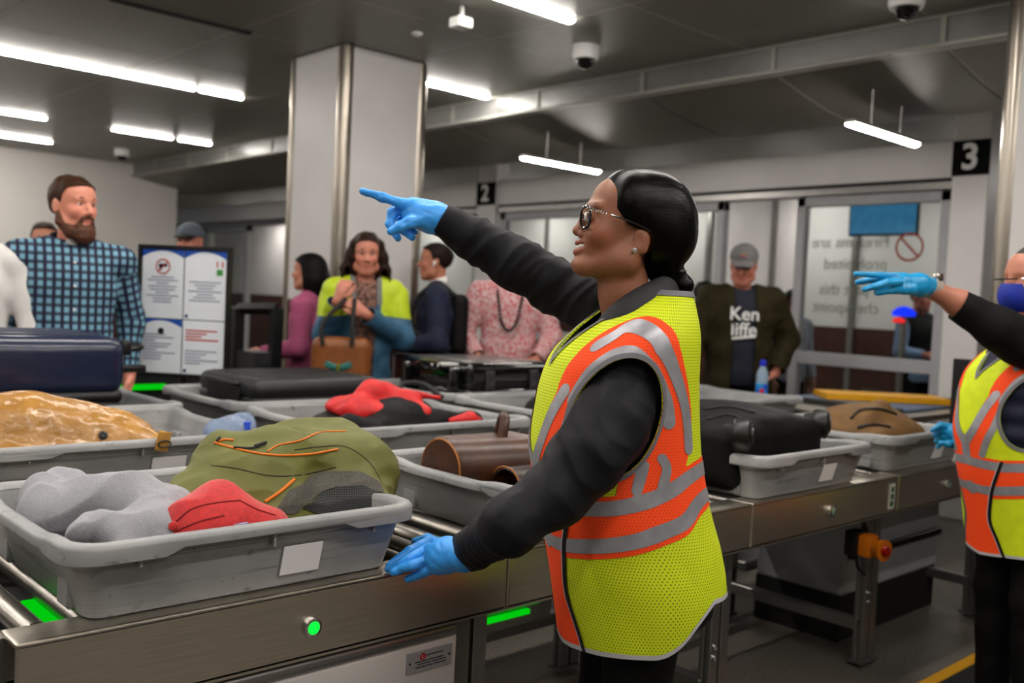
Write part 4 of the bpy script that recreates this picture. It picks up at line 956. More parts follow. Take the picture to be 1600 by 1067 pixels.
# crumpled clear wrap
k = SD().ell(Y(352, 672, 3.0), (.085, .06, .05), None, .02).ell(Y(376, 668, 3.02), (.04, .05, .045), None, .02); k.disp = folds(.02, 40, 71)
M_film = mat('clear_film', (.72, .8, .93), .12, trans=.75, ior=1.25, bump=(60, .6, .01))
wrap, _k = soft('plastic_wrap', 'crumpled clear bluish plastic wrap in the golden bag bin', 'wrap', k, .005, M_film, (1.6, 3.0, .78)); MB().box(_k.hit(386, 668, 0)+np.array([-.012, -.004, -.025]), _k.hit(386, 668, 0)+np.array([.012, .004, .02]), .003).build('blue_print', mat('film_blue', (.16, .3, .75), .35), wrap, True)
# hard suitcases
def hard_case(name, label, lo, hi, m_top, m_bot, zsplit, rib=0, rad=.045):
    lo = np.array(lo); hi = np.array(hi); t = thing(name, ((lo[0]+hi[0])/2, (lo[1]+hi[1])/2, lo[2]), label, 'suitcase', 'suitcases in the bins')
    MB().box((lo[0], lo[1], zsplit+.006), hi, rad, 5).build('upper_shell', m_top, t, True)
    MB().box(lo, (hi[0], hi[1], zsplit-.006), rad*.8, 5).build('lower_shell', m_bot, t, True)
    MB().box((lo[0]+.006, lo[1]+.006, zsplit-.03), (hi[0]-.006, hi[1]-.006, zsplit+.03), rad*.6, 4).build('zip_band', M_black, t, True)
    if rib:
        for i in range(rib):
            y = lo[1]+.07+(hi[1]-lo[1]-.14)*i/(rib-1); MB().box((lo[0]+.05, y-.010, hi[2]-.004), (hi[0]-.05, y+.010, hi[2]+.004), .004).build('rib', m_top, t, True)
    return t
M_navy = mat('navy_shell', (.055, .10, .22), .3, noise=(120, .15), bump=(500, .12), coat=.3); M_charc = mat('charcoal_shell', (.075, .075, .08), .45, noise=(200, .2), bump=(400, .2))
nv = hard_case('suitcase', 'navy blue hard suitcase lying at the left edge', (.93, 3.80, .775), (1.47, 4.44, 1.175), M_navy, M_black, .94, 0, .06)
for i in range(3): MB().box((1.0, 3.9+.18*i, 1.17), (1.40, 3.96+.18*i, 1.183), .006).build('rib', M_navy, nv, True)
for y in (3.86, 4.30):
    MB().box((1.46, y-.02, 1.10), (1.50, y+.06, 1.16), .01).build('wheel_bracket', M_black, nv, True)
MB().tube(spline([(1.46, 3.88, 1.12), (1.56, 3.90, 1.13), (1.575, 4.05, 1.13), (1.56, 4.2, 1.13), (1.46, 4.22, 1.12)], 6), .012, 8).build('carry_handle', M_black, nv, True); MB().box((1.46, 3.86, 1.03), (1.57, 3.90, 1.06), .008).build('wheel_fork', M_black, nv, True)
rb = hard_case('suitcase', 'charcoal ribbed hard suitcase lying behind the red backpack', (2.02, 3.80, .79), (2.70, 4.38, .995), M_charc, M_charc, .89, 8, .05)
MB().tube(spline([(2.02, 3.95, .965), (1.985, 3.97, .97), (1.98, 4.1, .972), (1.985, 4.22, .97), (2.02, 4.24, .965)], 6), .012, 8).build('carry_handle', M_black, rb, True); MB().box((2.012, 3.94, .87), (2.03, 4.25, .95), .008).build('handle_recess', M_dark, rb, True)
M_gloss = mat('gloss_black', (.02, .02, .022), .12, coat=1)
gb = hard_case('suitcase', 'glossy black hard case in front of the floral blouse', (3.22, 3.78, .79), (3.82, 4.38, 1.055), M_gloss, M_gloss, .93, 0, .03)
for x in (3.36, 3.68): MB().box((x-.03, 3.765, .90), (x+.03, 3.785, 1.02), .006).build('latch', mat('latch_grey', (.35, .35, .36), .25, metal=.8), gb, True)
MB().tube(spline([(3.22, 3.95, 1.0), (3.14, 3.97, 1.03), (3.12, 4.06, 1.035), (3.14, 4.15, 1.03), (3.22, 4.17, 1.0)], 6), .016, 8).build('carry_handle', M_gloss, gb, True); [MB().box((3.17, y, .80), (3.225, y+.06, 1.03), .015).build('wheel_housing', M_gloss, gb, True) for y in (3.84, 4.26)]; MB().box((3.15, 3.90, 1.04), (3.26, 3.95, 1.05), R=np.array([[.9, .43, 0], [-.43, .9, 0], [0, 0, 1]]), c=(3.2, 3.92, 1.045)).build('paper_tag', M_signw, gb); MB().box((3.26, 3.82, 1.055), (3.80, 4.34, 1.062), .003).build('top_panel', mat('case_grey', (.42, .41, .40), .25, metal=.4), gb, True)
# red and black backpack
M_rb = mat('red_nylon', (.75, .05, .05), .55, noise=(30, .12), bump=(120, .3, .003)); M_bb = mat('black_nylon', (.045, .045, .048), .6, noise=(40, .3), bump=(120, .3, .003), spec=.18)
r = SD(); r.ell((2.27, 3.22, .86), (.30, .27, .075), None, .05).ell((2.28, 3.2, .92), (.2, .2, .08), None, .06).path([(2.42, 3.0, .89), (2.56, 2.98, .88), (2.62, 3.1, .86)], [.05, .045, .04], .05).cap((2.02, 3.05, .89), (2.1, 3.0, .86), .05, .06, .05); r.disp = folds(.010, 22, 81)
rbp, rs_ = soft('backpack', 'black and red backpack in the middle bin', 'backpack', r, .006, M_bb, (2.3, 3.2, .78))
q = SD(); q.ell((2.22, 3.22, .935), (.18, .18, .055), None, .04).path([(2.06, 3.12, .945), (2.20, 3.18, 1.01), (2.34, 3.12, .965), (2.36, 3.02, .935)], [.018, .022, .02, .016], .075).path([(2.2, 3.18, 1.01), (2.34, 3.3, .985), (2.56, 3.2, .965)], [.022, .03, .012], .06).cap((2.08, 3.1, .92), (2.34, 3.02, .915), .022, .022, .05); fq = folds(.010, 26, 82); q.disp = fq; V, F = q.mesh(.006); mkobj('red_panel', V, F, M_rb, rbp); qs = Skin(V, F)
MB().tube(qs.line([(516, 616), (545, 622), (580, 626), (618, 629)], .001), .003, 6).build('zip', M_blk, rbp, True)
V, F = SD().path([(2.42, 2.94, .905), (2.5, 2.92, .91), (2.57, 2.94, .90)], [.012, .03, .012], .01).mesh(.005); mkobj('red_pocket', V, F, M_rb, rbp); MB().tube(spline([(2.5, 3.42, .96), (2.56, 3.45, 1.0), (2.63, 3.4, 1.0), (2.66, 3.3, .95)], 6), .012, 8).build('strap', M_blk, rbp, True)
# brown leather satchel roll
M_lea = mat('brown_leather', (.25, .135, .065), .38, noise=(16, .35), bump=(90, .25, .002), spec=.5); M_st = mat('tan_stitch', (.62, .38, .14), .6)
l = SD(); l.cap((1.74, 2.10, .905), (2.10, 2.04, .90), .085, .082, .01); l.box((1.95, 2.17, .90), (.17, .1, .075), .03, None, .02); l.disp = folds(.003, 18, 91)
V, F = l.mesh(.005); V, F = clip(V, F, (V[:, 0]-1.70)+.0)
ls = thing('leather_satchel', (1.9, 2.1, .78), 'brown leather satchel with tan stitching in the bin beside the woman', 'bag'); mkobj('body', V, F, M_lea, ls, solid=.006); lk = Skin(V, F)
MB().lathe([(.083, 0), (.083, .004)], (1.699, 2.106, .905), 36, (1, 0, 0)).build('end_panel', M_lea, ls); MB().tube([(1.703, 2.106+.086*math.cos(a), .905+.086*math.sin(a)) for a in np.linspace(0, 2*np.pi, 40)[:-1]], .003, 6, closed=True).build('edge_stitch', M_st, ls, True)
V, F = SD().cap((1.83, 1.95, .865), (2.02, 1.93, .87), .062, .06, .01).mesh(.005); V, F = clip(V, F, V[:, 0]-1.81); mkobj('flap', V, F, mat('dark_leather', (.16, .075, .035), .4, noise=(16, .3), bump=(90, .25, .002)), ls, solid=.005); MB().tube([(1.812, 1.952+.063*math.cos(a), .866+.063*math.sin(a)) for a in np.linspace(0, 2*np.pi, 34)[:-1]], .0022, 6, closed=True).build('edge_stitch', M_st, ls, True)
MB().tube(spline([(1.98, 2.16, .96), (2.0, 2.17, 1.02), (2.02, 2.2, 1.03), (2.04, 2.24, .97)], 6), [.016]*18+[.014], 8).build('strap_loop', M_lea, ls, True); MB().tube([(1.98+.02*math.cos(a), 2.0, .97+.016*math.sin(a)) for a in np.linspace(0, 6.28, 13)[:-1]], .003, 6, closed=True).build('buckle', mat('brass', (.6, .45, .2), .3, metal=1), ls, True)
# black wheeled soft suitcase right of the woman
b2 = SD(); b2.box((2.99, 2.06, .90), (.30, .26, .115), .06, None, .03).ell((2.98, 2.06, 1.0), (.27, .22, .06), None, .05); b2.disp = folds(.004, 20, 101)
bs, bk = soft('suitcase', 'black soft suitcase with wheels filling the bin right of the woman', 'suitcase', b2, .007, M_bb, (2.99, 2.06, .78), 'suitcases in the bins')
for x, y in ((2.72, 1.79), (3.31, 1.84)):
    ax = (.5, -.8, 0)
    w_ = MB().lathe([(.012, -.03), (.05, -.03), (.055, -.02), (.055, .018), (.047, .026), (.012, .026)], (x, y, .985), 24, ax).build('wheel', M_black, bs, True); MB().lathe([(.03, .026), (.03, .034), (.012, .036)], (x, y, .985), 18, ax).build('hub', mat('hub_grey', (.12, .12, .125), .35), w_, True); MB().box((x-.02, y-.012, .94), (x+.06, y+.07, 1.02), .015).build('wheel_housing', M_black, bs, True)
MB().tube(bk.line([(1100, 640), (1140, 636), (1180, 645)], .002), .006, 6).build('strap', M_blk, bs, True); MB().tube(bk.line([(1105, 655), (1140, 648), (1175, 662)], .001), .005, 6).build('zip', M_blk, bs, True)
# tan bag and the dark bag hidden by the vest
M_tan = mat('tan_canvas', (.40, .28, .12), .7, noise=(25, .15), bump=(180, .3, .002))
tb = SD(); tb.ell((4.10, 2.07, .90), (.27, .20, .11), None, .04).box((4.05, 2.02, .86), (.22, .18, .07), .05, None, .05).path([(3.90, 1.97, .95), (4.1, 2.0, .99), (4.26, 2.06, .95)], [.03, .035, .03], .04); tb.disp = folds(.007, 24, 111)
tg, tk = soft('duffel_bag', 'tan canvas bag in the bin beside the officer', 'bag', tb, .007, M_tan, (4.1, 2.07, .78)); 
for L in ([(1330, 655), (1345, 642), (1375, 640), (1400, 648)], [(1340, 668), (1362, 664), (1390, 668)]): MB().tube(tk.line(L, .003), .007, 6).build('strap', mat('dark_strap', (.07, .045, .02), .6), tg, True)
db = SD().ell((3.30, 3.15, .88), (.2, .2, .10), None, .03).ell((3.35, 3.1, .95), (.12, .12, .07), None, .04); db.disp = folds(.006, 22, 121); soft('dark_bag', 'plain black bag just left of the woman vest', 'bag', db, .008, M_bb, (3.3, 3.15, .78))
# ---------------------------------------------------------------- people (built in a body frame for a 1.75 m figure: x forward, y left, z up)
def hand(sd, wr, d, n, side, curl=.5, s=1., k=.006):
    """wr wrist, d finger direction, n back-of-hand normal, side = +1 if thumb lies along cross(d,n)"""
    d = np.array(d, float); d /= np.linalg.norm(d); n = np.array(n, float); n -= d*(n@d); n /= np.linalg.norm(n); t = np.cross(d, n)*side; wr = np.array(wr, float)
    sd.cap(wr-d*.01, wr+d*.045*s, .024*s, .024*s, .02); kn = wr+d*.085*s
    sd.path([wr+d*.03*s+t*.02*s, kn+t*.026*s], [.016*s, .012*s], .015); sd.path([wr+d*.03*s-t*.016*s, kn-t*.026*s], [.016*s, .0115*s], .015); sd.cap(wr+d*.03*s, kn, .018*s, .013*s, .015)
    for i, (o, L) in enumerate(((.030, .078), (.010, .086), (-.011, .080), (-.031, .062))):
        p = kn+t*o*s; dd = d+t*o*2.5*(1-curl); dd /= np.linalg.norm(dd); a = curl*(.75+.1*i); pts = [p-d*.02]
        for j, f in enumerate((.44, .32, .26)):
            pts.append(pts[-1]+(dd*math.cos(a*(j*.8+.5))-n*math.sin(a*(j*.8+.5)))*L*f*s+(d*.02 if j == 0 else 0))
        sd.path(pts, [.0105*s, .0098*s, .0088*s, .0075*s], k)
    p = wr+d*.025*s+t*.025*s; dd = d*.7+t*.6-n*.35; dd /= np.linalg.norm(dd); e = d*.95+t*.1-n*.3; e /= np.linalg.norm(e)
    sd.path([p, p+dd*.036*s, p+dd*.036*s+e*.034*s, p+dd*.036*s+e*.058*s], [.015*s, .0125*s, .0105*s, .008*s], k)
def head_prims(sd, c, R, s=1., beard=0, nose=1.):
    """c head centre (eye level), R rows = forward,left,up"""
    def h(f, l, u): return np.array(c)+s*(np.array([f, l, u])@R)
    E = lambda p, r, k, op='u': sd.ell(h(*p), np.array(r)*s, R, k*s, op)
    E((-.012, 0, .030), (.098, .076, .088), .02); E((.028, 0, -.025), (.064, .060, .088), .03); E((.045, 0, .045), (.045, .058, .045), .03)
    E((.070, 0, -.100), (.022, .026, .020), .03); E((.076, 0, -.062), (.022, .032, .028), .02)
    for y in (-1, 1):
        sd.path([h(-.002, y*.056, -.05), h(.02, y*.05, -.078), h(.066, y*.016, -.102)], [.016*s, .018*s, .017*s], .03*s)
        sd.cap(h(.083, y*.010, .022), h(.074, y*.042, .022), .010*s, .009*s, .015*s); E((.064, y*.036, -.028), (.026, .024, .026), .02)
        E((.098, y*.032, .004), (.013, .016, .010), .010, 's'); E((.0735, y*.031, .003), (.0115, .0155, .012), .006)
        E((-.006, y*.077, -.008), (.018, .009, .031), .008); E((-.001, y*.088, -.008), (.009, .007, .016), .006, 's')
        E((.096, y*.013, -.036), (.011, .008, .009), .008)
    sd.path([h(.088, 0, .016), h(.099, 0, -.010), h(.110*nose, 0, -.030)], [.009*s, .009*s, .012*s], .010*s)
    sd.path([h(.082, -.024, -.062), h(.096, 0, -.060), h(.082, .024, -.062)], [.003*s, .0055*s, .003*s], .006*s); sd.path([h(.080, -.022, -.067), h(.094, 0, -.072), h(.080, .022, -.067)], [.003*s, .0065*s, .003*s], .006*s)
    return h
def Rot(yaw=0, pitch=0, rl=0):
    cy, sy, cp, sp = math.cos(yaw), math.sin(yaw), math.cos(pitch), math.sin(pitch); f = np.array([cy*cp, sy*cp, sp]); l = np.array([-sy, cy, 0]); l = l*math.cos(rl)+np.cross(f, l)*math.sin(rl); return np.array([f, l, np.cross(f, l)])
def human(name, label, pos, yawdeg, H, skin, arms, top=None, inner=None, pants=None, hair=None, hyaw=0, hpitch=0, res=.007, bulk=1., hem=.88, head_s=1., curl=.5, lean=0, neck_r=.085, gloves=None, lipcol=(.62, .3, .27), bare=0):
    s = H/1.75; fr = Frame((pos[0], pos[1], 0), (math.cos(math.radians(yawdeg)), math.sin(math.radians(yawdeg)), 0))
    root = thing('person', (pos[0], pos[1], 0), label, 'person', 'people in the hall')
    tw = lambda P: fr.w(np.asarray(P)*s)
    lx = lambda z: lean*max(0, z-.95)
    hc = np.array([.02+lx(1.63), 0, 1.625]); HR = Rot(math.radians(hyaw), math.radians(hpitch))
    b = SD(); b.cap((0, 0, .95), (lx(1.35), 0, 1.35), .085, .09, .05); b.cap((lx(1.4), -.15, 1.40), (lx(1.4), .15, 1.40), .045, .045, .05); b.cap((lx(1.42), 0, 1.42), hc+np.array([-.02, 0, -.07]), .058, .052, .03)
    for y in (-1, 1): b.path([(0, y*.085, .93), (.01, y*.1, .5), (-.02, y*.1, .08)], [.075, .05, .036], .04); b.cap((-.03, y*.1, .04), (.10, y*.105, .03), .03, .025, .03)
    h = head_prims(b, hc, HR, head_s)
    J = {}
    for sd_, y in (('L', 1), ('R', -1)):
        el, wr, hd, nn = [np.array(v, float) for v in arms[sd_]]; sh = np.array([lx(1.40), y*.185*min(bulk, 1.1), 1.395]); J[sd_] = (sh, el, wr)
        b.path([sh, el, wr], [.045, .036, .026], .03); hand(b, wr, hd, nn, 1 if np.cross(hd, nn)@np.array([0, -y, .0])+1e-3*0 > 0 else -1, curl)
    V, F = b.mesh(res); Lh = (V-hc)@HR.T/head_s
    cols = skin_cols(len(V), skin); cols = tint(cols, .8*np.clip(blob(Lh, (.094, 0, -.066), (.02, .022, .009))*1.3, 0, 1), lipcol)
    for y in (-1, 1): cols = tint(cols, .3*blob(Lh, (.075, y*.04, -.03), (.03, .025, .025)), (.8, .38, .33)); cols = tint(cols, .45*np.clip(blob(Lh, (.088, y*.032, .004), (.015, .019, .008)), 0, 1), tuple(.45*np.array(skin)))
    mkobj('body', tw(V), F, M_skinA, root, cols=cols)
    for y in (-1, 1):
        ex = MB().lathe([(.002, -.010), (.0085, -.006), (.0105, 0), (.0085, .006), (.002, .0103)], tw(h(.0790, y*.032, .003)), 12, fr.R.T@(HR[0])).build('eye', M_eye, root, True)
        MB().lathe([(.0064, .0085), (.001, .0114)], tw(h(.0790, y*.032, .003)), 10, fr.R.T@(HR[0])).build('iris', M_iris, ex, True)
    ctx = dict(root=root, fr=fr, s=s, tw=tw, h=lambda f, l, u: h(f, l, u), hc=hc, HR=HR, J=J, hs=head_s, lx=lx)
    if hair:
        col, style = hair; hs = SD(); E = lambda p, r, k=.02: hs.ell(h(*p), np.array(r)*head_s, HR, k)
        E((-.014, 0, .034), (.105, .083, .095)); E((.04, 0, .055), (.055, .066, .05), .03)
        m_ = mat('hair_'+style+str(col), col, .55, noise=(30, .3), bump=(60, .5, .004), stretch=(1, 1, 3), spec=.15)
        line = ([-.12, -.07, -.03, -.01, .015, .03, .05, .07, .10], [-.055, -.055, -.02, -.01, .0, .045, .072, .078, .086])
        if style == 'long':
            for y in (-1, 1): hs.path([h(-.005, y*.070, .05), h(.0, y*.090, -.02), h(.0, y*.105, -.10), h(.02, y*.105, -.17), h(.045, y*.09, -.22)], np.array([.034, .034, .040, .036, .02])*head_s, .03)
            hs.path([h(-.07, 0, .0), h(-.085, 0, -.09), h(-.085, 0, -.17)], np.array([.07, .08, .06])*head_s, .05); line = ([-.12, .0, .03, .045, .065, .10], [-.4, -.4, -.4, .02, .066, .088])
        if style == 'bob':
            hs.path([h(-.03, 0, .0), h(-.04, 0, -.06), h(-.045, 0, -.125)], np.array([.09, .095, .085])*head_s, .05); line = ([-.14, -.005, .015, .03, .06, .10], [-.4, -.4, -.05, .035, .06, .07])
        hs.disp = folds(.007 if style != 'bob' else .003, 55, 5); V, F = hs.mesh(.007); Lh = (V-hc)@HR.T/head_s
        V, F = clip(V, F, Lh[:, 2]-np.interp(Lh[:, 0], line[0], line[1])); mkobj('hair', tw(V), F, m_, root, solid=.005)
        for y in (-1, 1): MB().tube([tw(h(.094, y*.014, .024)), tw(h(.092, y*.030, .030)), tw(h(.080, y*.046, .025))], [.003, .0035, .002], 6).build('eyebrow', m_, root, True)
    def cloth(nm, m, grow, hem, slv, fold=.006, sleeves=True, neck=neck_r, opening=None, seed=2, scl=1., zmax=None):
        t = SD(); g = grow; B = bulk
        t.ell((lx(1.27), 0, 1.27), (.125*B+g, .178*B+g, .22), None, .05).ell((.012*B+lx(1.05), 0, 1.06), (.118*B+g, .160*B+g, .22), None, .05).ell((0, 0, .90), (.125*B+g, .168*B+g, .16), None, .05)
        if hem < .8: t.ell((0, 0, .78), (.13*B+g, .175*B+g, .2), None, .05)
        for y in (-1, 1): t.cap((lx(1.44), y*.06, 1.445), (lx(1.4), y*.175*min(B, 1.1), 1.395), .045+g, .055*B+g, .05)
        if sleeves:
            for k_ in ('L', 'R'): sh, el, wr = J[k_]; e2 = el+(wr-el)*slv; t.path([sh, el, e2], [.058*B+g, .050*B+g, (.050*B+g)*(1-slv)+(.037+g)*slv], .035)
        t.disp = folds(fold, 26, seed); V, F = t.mesh(res*1.05)
        ph = [V[:, 2]-hem, np.linalg.norm((V-np.array([lx(1.5)+.012, 0, 1.525]))*np.array([1, 1, .9]), axis=1)-neck]
        if sleeves:
            for k_ in ('L', 'R'): sh, el, wr = J[k_]; e2 = el+(wr-el)*slv; ax = (wr-el)/np.linalg.norm(wr-el); d = np.linalg.norm(V-e2, axis=1); ph.append(np.where(d < .085, -(V-e2)@ax, 1.))
        if opening is not None: ph.append(opening(V))
        V, F = clip(V, F, np.min(ph, 0))
        uv = np.stack([V[:, 1]*1.08+.2*np.sign(V[:, 0]), V[:, 2]], 1)
        for k_ in ('L', 'R'):
            sh, el, wr = J[k_]; y = 1 if k_ == 'L' else -1
            for a_, b_, o_ in ((sh, el, 0), (el, wr, np.linalg.norm(el-sh))):
                ab = b_-a_; L_ = np.linalg.norm(ab); u_ = ab/L_; t_ = (V-a_)@u_; pr = a_+np.clip(t_, 0, L_)[:, None]*u_; dd = np.linalg.norm(V-pr, axis=1); m_ = (dd < .085*B) & (t_ > .05*(o_ == 0)) & (np.abs(V[:, 1]) > .15*(o_ == 0))
                n1 = np.cross(u_, [0, 1, 0]) if abs(u_[1]) < .8 else np.cross(u_, [1, 0, 0]); n1 /= np.linalg.norm(n1); n2 = np.cross(u_, n1); uv[m_] = np.stack([np.arctan2((V-pr)@n2, (V-pr)@n1)*.06, -t_-o_], 1)[m_]
        return mkobj(nm, tw(V), F, m, root, uv=uv, solid=.004)
    ctx['cloth'] = cloth
    if pants is not None:
        t = SD(); t.ell((0, 0, .93), (.125*bulk, .172*bulk, .12), None, .05)
        for y in (-1, 1): t.path([(0, y*.088, .90), (.012, y*.1, .5), (-.015, y*.1, .07)], [.095*bulk, .068, .058], .03)
        t.disp = folds(.005, 24, 8); V, F = t.mesh(.010); V, F = clip(V, F, 1.0-V[:, 2]); mkobj('trousers', tw(V), F, pants, root)
        for y in (-1, 1): V, F = SD().ell((.05, y*.1, .045), (.14, .05, .045), None, .02).box((.04, y*.1, .012), (.145, .05, .012), .01, None, .01).mesh(.009); mkobj('shoe', tw(V), F, M_shoe, root)
    return ctx
def A(sh=0, side=1, el=None, wr=None, hd=(0, 0, -1), n=None): return (el, wr, hd, n)
def hang(y, f=0.): return ((-.02+f, y*.235, 1.11), (.06+f, y*.25, .87), (.15, 0, -1), (0, y, .1))
def ycam(x, y): return math.degrees(math.atan2(-y, -x))                # heading that faces the viewer
def collar(ctx, m, r=.068, hh=.035, gap=.25, z=1.455, f=0):
    lx = ctx['lx']; V = []; n = 28; A0 = np.linspace(gap, 2*np.pi-gap, n)
    for a in A0:
        for q, (dr, dz) in enumerate(((0, 0), (.004, hh), (.012, hh*1.05), (.030, hh*.1-.012))): V.append((lx(z)+.0+(r+dr)*math.cos(a)*1.0+f-(.02*math.cos(a)), (r+dr)*math.sin(a), z+dz-.022*math.cos(a)))
    F = np.array([(i*4+k, i*4+k+1, (i+1)*4+k+1, (i+1)*4+k) for i in range(n-1) for k in range(3)]); return mkobj('collar', ctx['tw'](np.array(V)), F, m, ctx['root'], solid=.003)
def cap_hat(ctx, m, m2=None, logo=None):
    h = ctx['h']; hs = ctx['hs']; c = SD().ell(h(-.008, 0, .048), np.array((.113, .090, .088))*hs, ctx['HR'], .02); V, F = c.mesh(.006); L = (V-ctx['hc'])@ctx['HR'].T/hs; V, F = clip(V, F, L[:, 2]-.040-.12*np.maximum(0, L[:, 0])*.0); o = mkobj('cap', ctx['tw'](V), F, m, ctx['root'], solid=.004)
    V = []; n = 15
    for i in range(n):
        a = -1.15+2.3*i/(n-1)
        for k in range(6):
            t = k/5; fx = .085*math.cos(a*.9)+.085*t*math.cos(a*.55); V.append(h(fx, .086*math.sin(a)*(1-.12*t), .046-.028*t-.012*abs(math.sin(a))*0+(.012*(1-abs(math.sin(a)))))) 
    F = np.array([(i*6+k, i*6+k+1, (i+1)*6+k+1, (i+1)*6+k) for i in range(n-1) for k in range(5)]); mkobj('brim', ctx['tw'](np.array(V)), F, m2 or m, o, solid=.004)
    if logo: MB().box(ctx['tw'](h(.100, 0, .080))-np.array([.015, .015, .012]), ctx['tw'](h(.100, 0, .080))+np.array([.015, .015, .012]), .008).build('cap_logo', logo, o, True)
    return o
def plaidmat():
    m = mat('plaid_cotton', (.36, .55, .64), .8); nt = m.node_tree; L = nt.links.new; b = nt.nodes['Principled BSDF']
    a = nt.nodes.new('ShaderNodeAttribute'); a.attribute_name = 'cuv'; sp = nt.nodes.new('ShaderNodeSeparateXYZ'); L(a.outputs['Vector'], sp.inputs[0]); mk = []
    for i in (0, 1):
        d = nt.nodes.new('ShaderNodeMath'); d.operation = 'DIVIDE'; d.inputs[1].default_value = .036; L(sp.outputs[i], d.inputs[0]); f = nt.nodes.new('ShaderNodeMath'); f.operation = 'FRACT'; L(d.outputs[0], f.inputs[0]); r = nt.nodes.new('ShaderNodeValToRGB'); L(f.outputs[0], r.inputs[0])
        e = r.color_ramp.elements; e[0].position = .38; e[0].color = (1, 1, 1, 1); e[1].position = .46; e[1].color = (0, 0, 0, 1); q = e.new(.97); q.color = (0, 0, 0, 1); q = e.new(1.0); q.color = (1, 1, 1, 1); mk.append(r.outputs[0])
    x1 = nt.nodes.new('ShaderNodeMix'); x1.data_type = 'RGBA'; x1.inputs[6].default_value = (*lin((.42, .60, .68)), 1); x1.inputs[7].default_value = (*lin((.10, .11, .23)), 1); L(mk[0], x1.inputs[0])
    x2 = nt.nodes.new('ShaderNodeMix'); x2.data_type = 'RGBA'; x2.inputs[7].default_value = (*lin((.07, .07, .17)), 1); L(x1.outputs[2], x2.inputs[6]); k = nt.nodes.new('ShaderNodeMath'); k.operation = 'MULTIPLY'; k.inputs[1].default_value = .85; L(mk[1], k.inputs[0]); L(k.outputs[0], x2.inputs[0]); L(x2.outputs[2], b.inputs['Base Color']); return m
M_denim = mat('dark_denim', (.07, .08, .13), .8, noise=(60, .2)); M_tee = mat('white_tee', (.85, .84, .83), .8, noise=(30, .03))
def UP(y): return (0, y, .15)
# --- bearded man in plaid
M_pl = plaidmat(); px_ = (1.53, 4.68)
c = human('person', 'bearded man in a blue plaid shirt looking aside', px_, ycam(*px_)+8, 1.865, (.80, .52, .43), {'L': ((-.07, .27, 1.13), (-.02, .26, .89), (.2, -.1, -1), UP(1)), 'R': ((-.07, -.27, 1.13), (-.02, -.26, .89), (.2, .1, -1), UP(-1))}, pants=M_denim, hair=((.20, .115, .06), 'short'), hyaw=30, res=.006, bulk=1.10, head_s=1.04)
c['cloth']('shirt', M_pl, .004, .86, .95, .006, neck=.088, seed=14); collar(c, M_pl, .072, .038, .35); h = c['h']
V, F = SD().cap((.035, 0, 1.34), (.01, 0, 1.44), .075, .06, .03).mesh(.008); mkobj('undershirt', c['tw'](V), F, M_tee, c['root'])
bdm = mat('ginger_beard', (.30, .15, .06), .7, noise=(50, .4), bump=(90, .8, .006)); bd_ = SD()
for y in (-1, 1): bd_.path([h(-.002, y*.068, -.02), h(.012, y*.064, -.07), h(.05, y*.040, -.11), h(.075, y*.012, -.125)], [.012, .02, .028, .032], .02); bd_.path([h(.098, 0, -.050), h(.090, y*.022, -.056), h(.078, y*.036, -.085)], [.008, .009, .012], .012)
bd_.ell(h(.078, 0, -.115), (.034, .040, .045), c['HR'], .02); bd_.disp = folds(.003, 120, 6); V, F = bd_.mesh(.005); L = (V-c['hc'])@c['HR'].T/1.04; ms = np.sqrt(((L[:, 0]-.10)/.02)**2+(L[:, 1]/.022)**2+((L[:, 2]+.066)/.009)**2)-1; V, F = clip(V, F, ms); mkobj('beard', c['tw'](V), F, bdm, c['root'])
for z in (1.38, 1.28, 1.18, 1.08): MB().lathe([(.006, 0), (.006, .003)], c['tw']((.143-.02*(z > 1.3)+.0, 0, z)), 12, c['fr'].F).build('shirt_button', M_tee, c['root'])
# --- person in white at the left edge, people behind the plaid man
px_ = tuple(at(-58, 400, 4.27)[:2]); c = human('person', 'person in a white shirt cut off by the left picture edge', px_, ycam(*px_)-10, 1.82, (.8, .55, .46), {'L': ((.0, .29, 1.13), (.10, .27, .92), (.8, -.3, -.4), (.2, .9, .3)), 'R': hang(-1)}, pants=M_denim, hair=((.2, .13, .08), 'short'), res=.008, bulk=1.08)
c['cloth']('shirt', M_tee, .012, .84, .9, .009, seed=5)
px_ = (1.92, 6.35); c = human('person', 'brown haired person mostly hidden behind the plaid shirt man', px_, ycam(*px_), 1.74, (.75, .5, .4), {'L': hang(1), 'R': hang(-1)}, pants=M_denim, hair=((.17, .10, .06), 'short'), res=.010); c['cloth']('shirt', M_denim, .01, .86, .95)
px_ = (2.93, 6.5); c = human('person', 'person in grey and black cap behind the notice stand', px_, ycam(*px_)-25, 1.82, (.74, .48, .4), {'L': hang(1), 'R': hang(-1)}, pants=M_denim, res=.008); c['cloth']('shirt', M_bb, .01, .86, .95); cap_hat(c, mat('cap_greyblue', (.32, .35, .40), .8), mat('cap_black', (.04, .04, .045), .8))
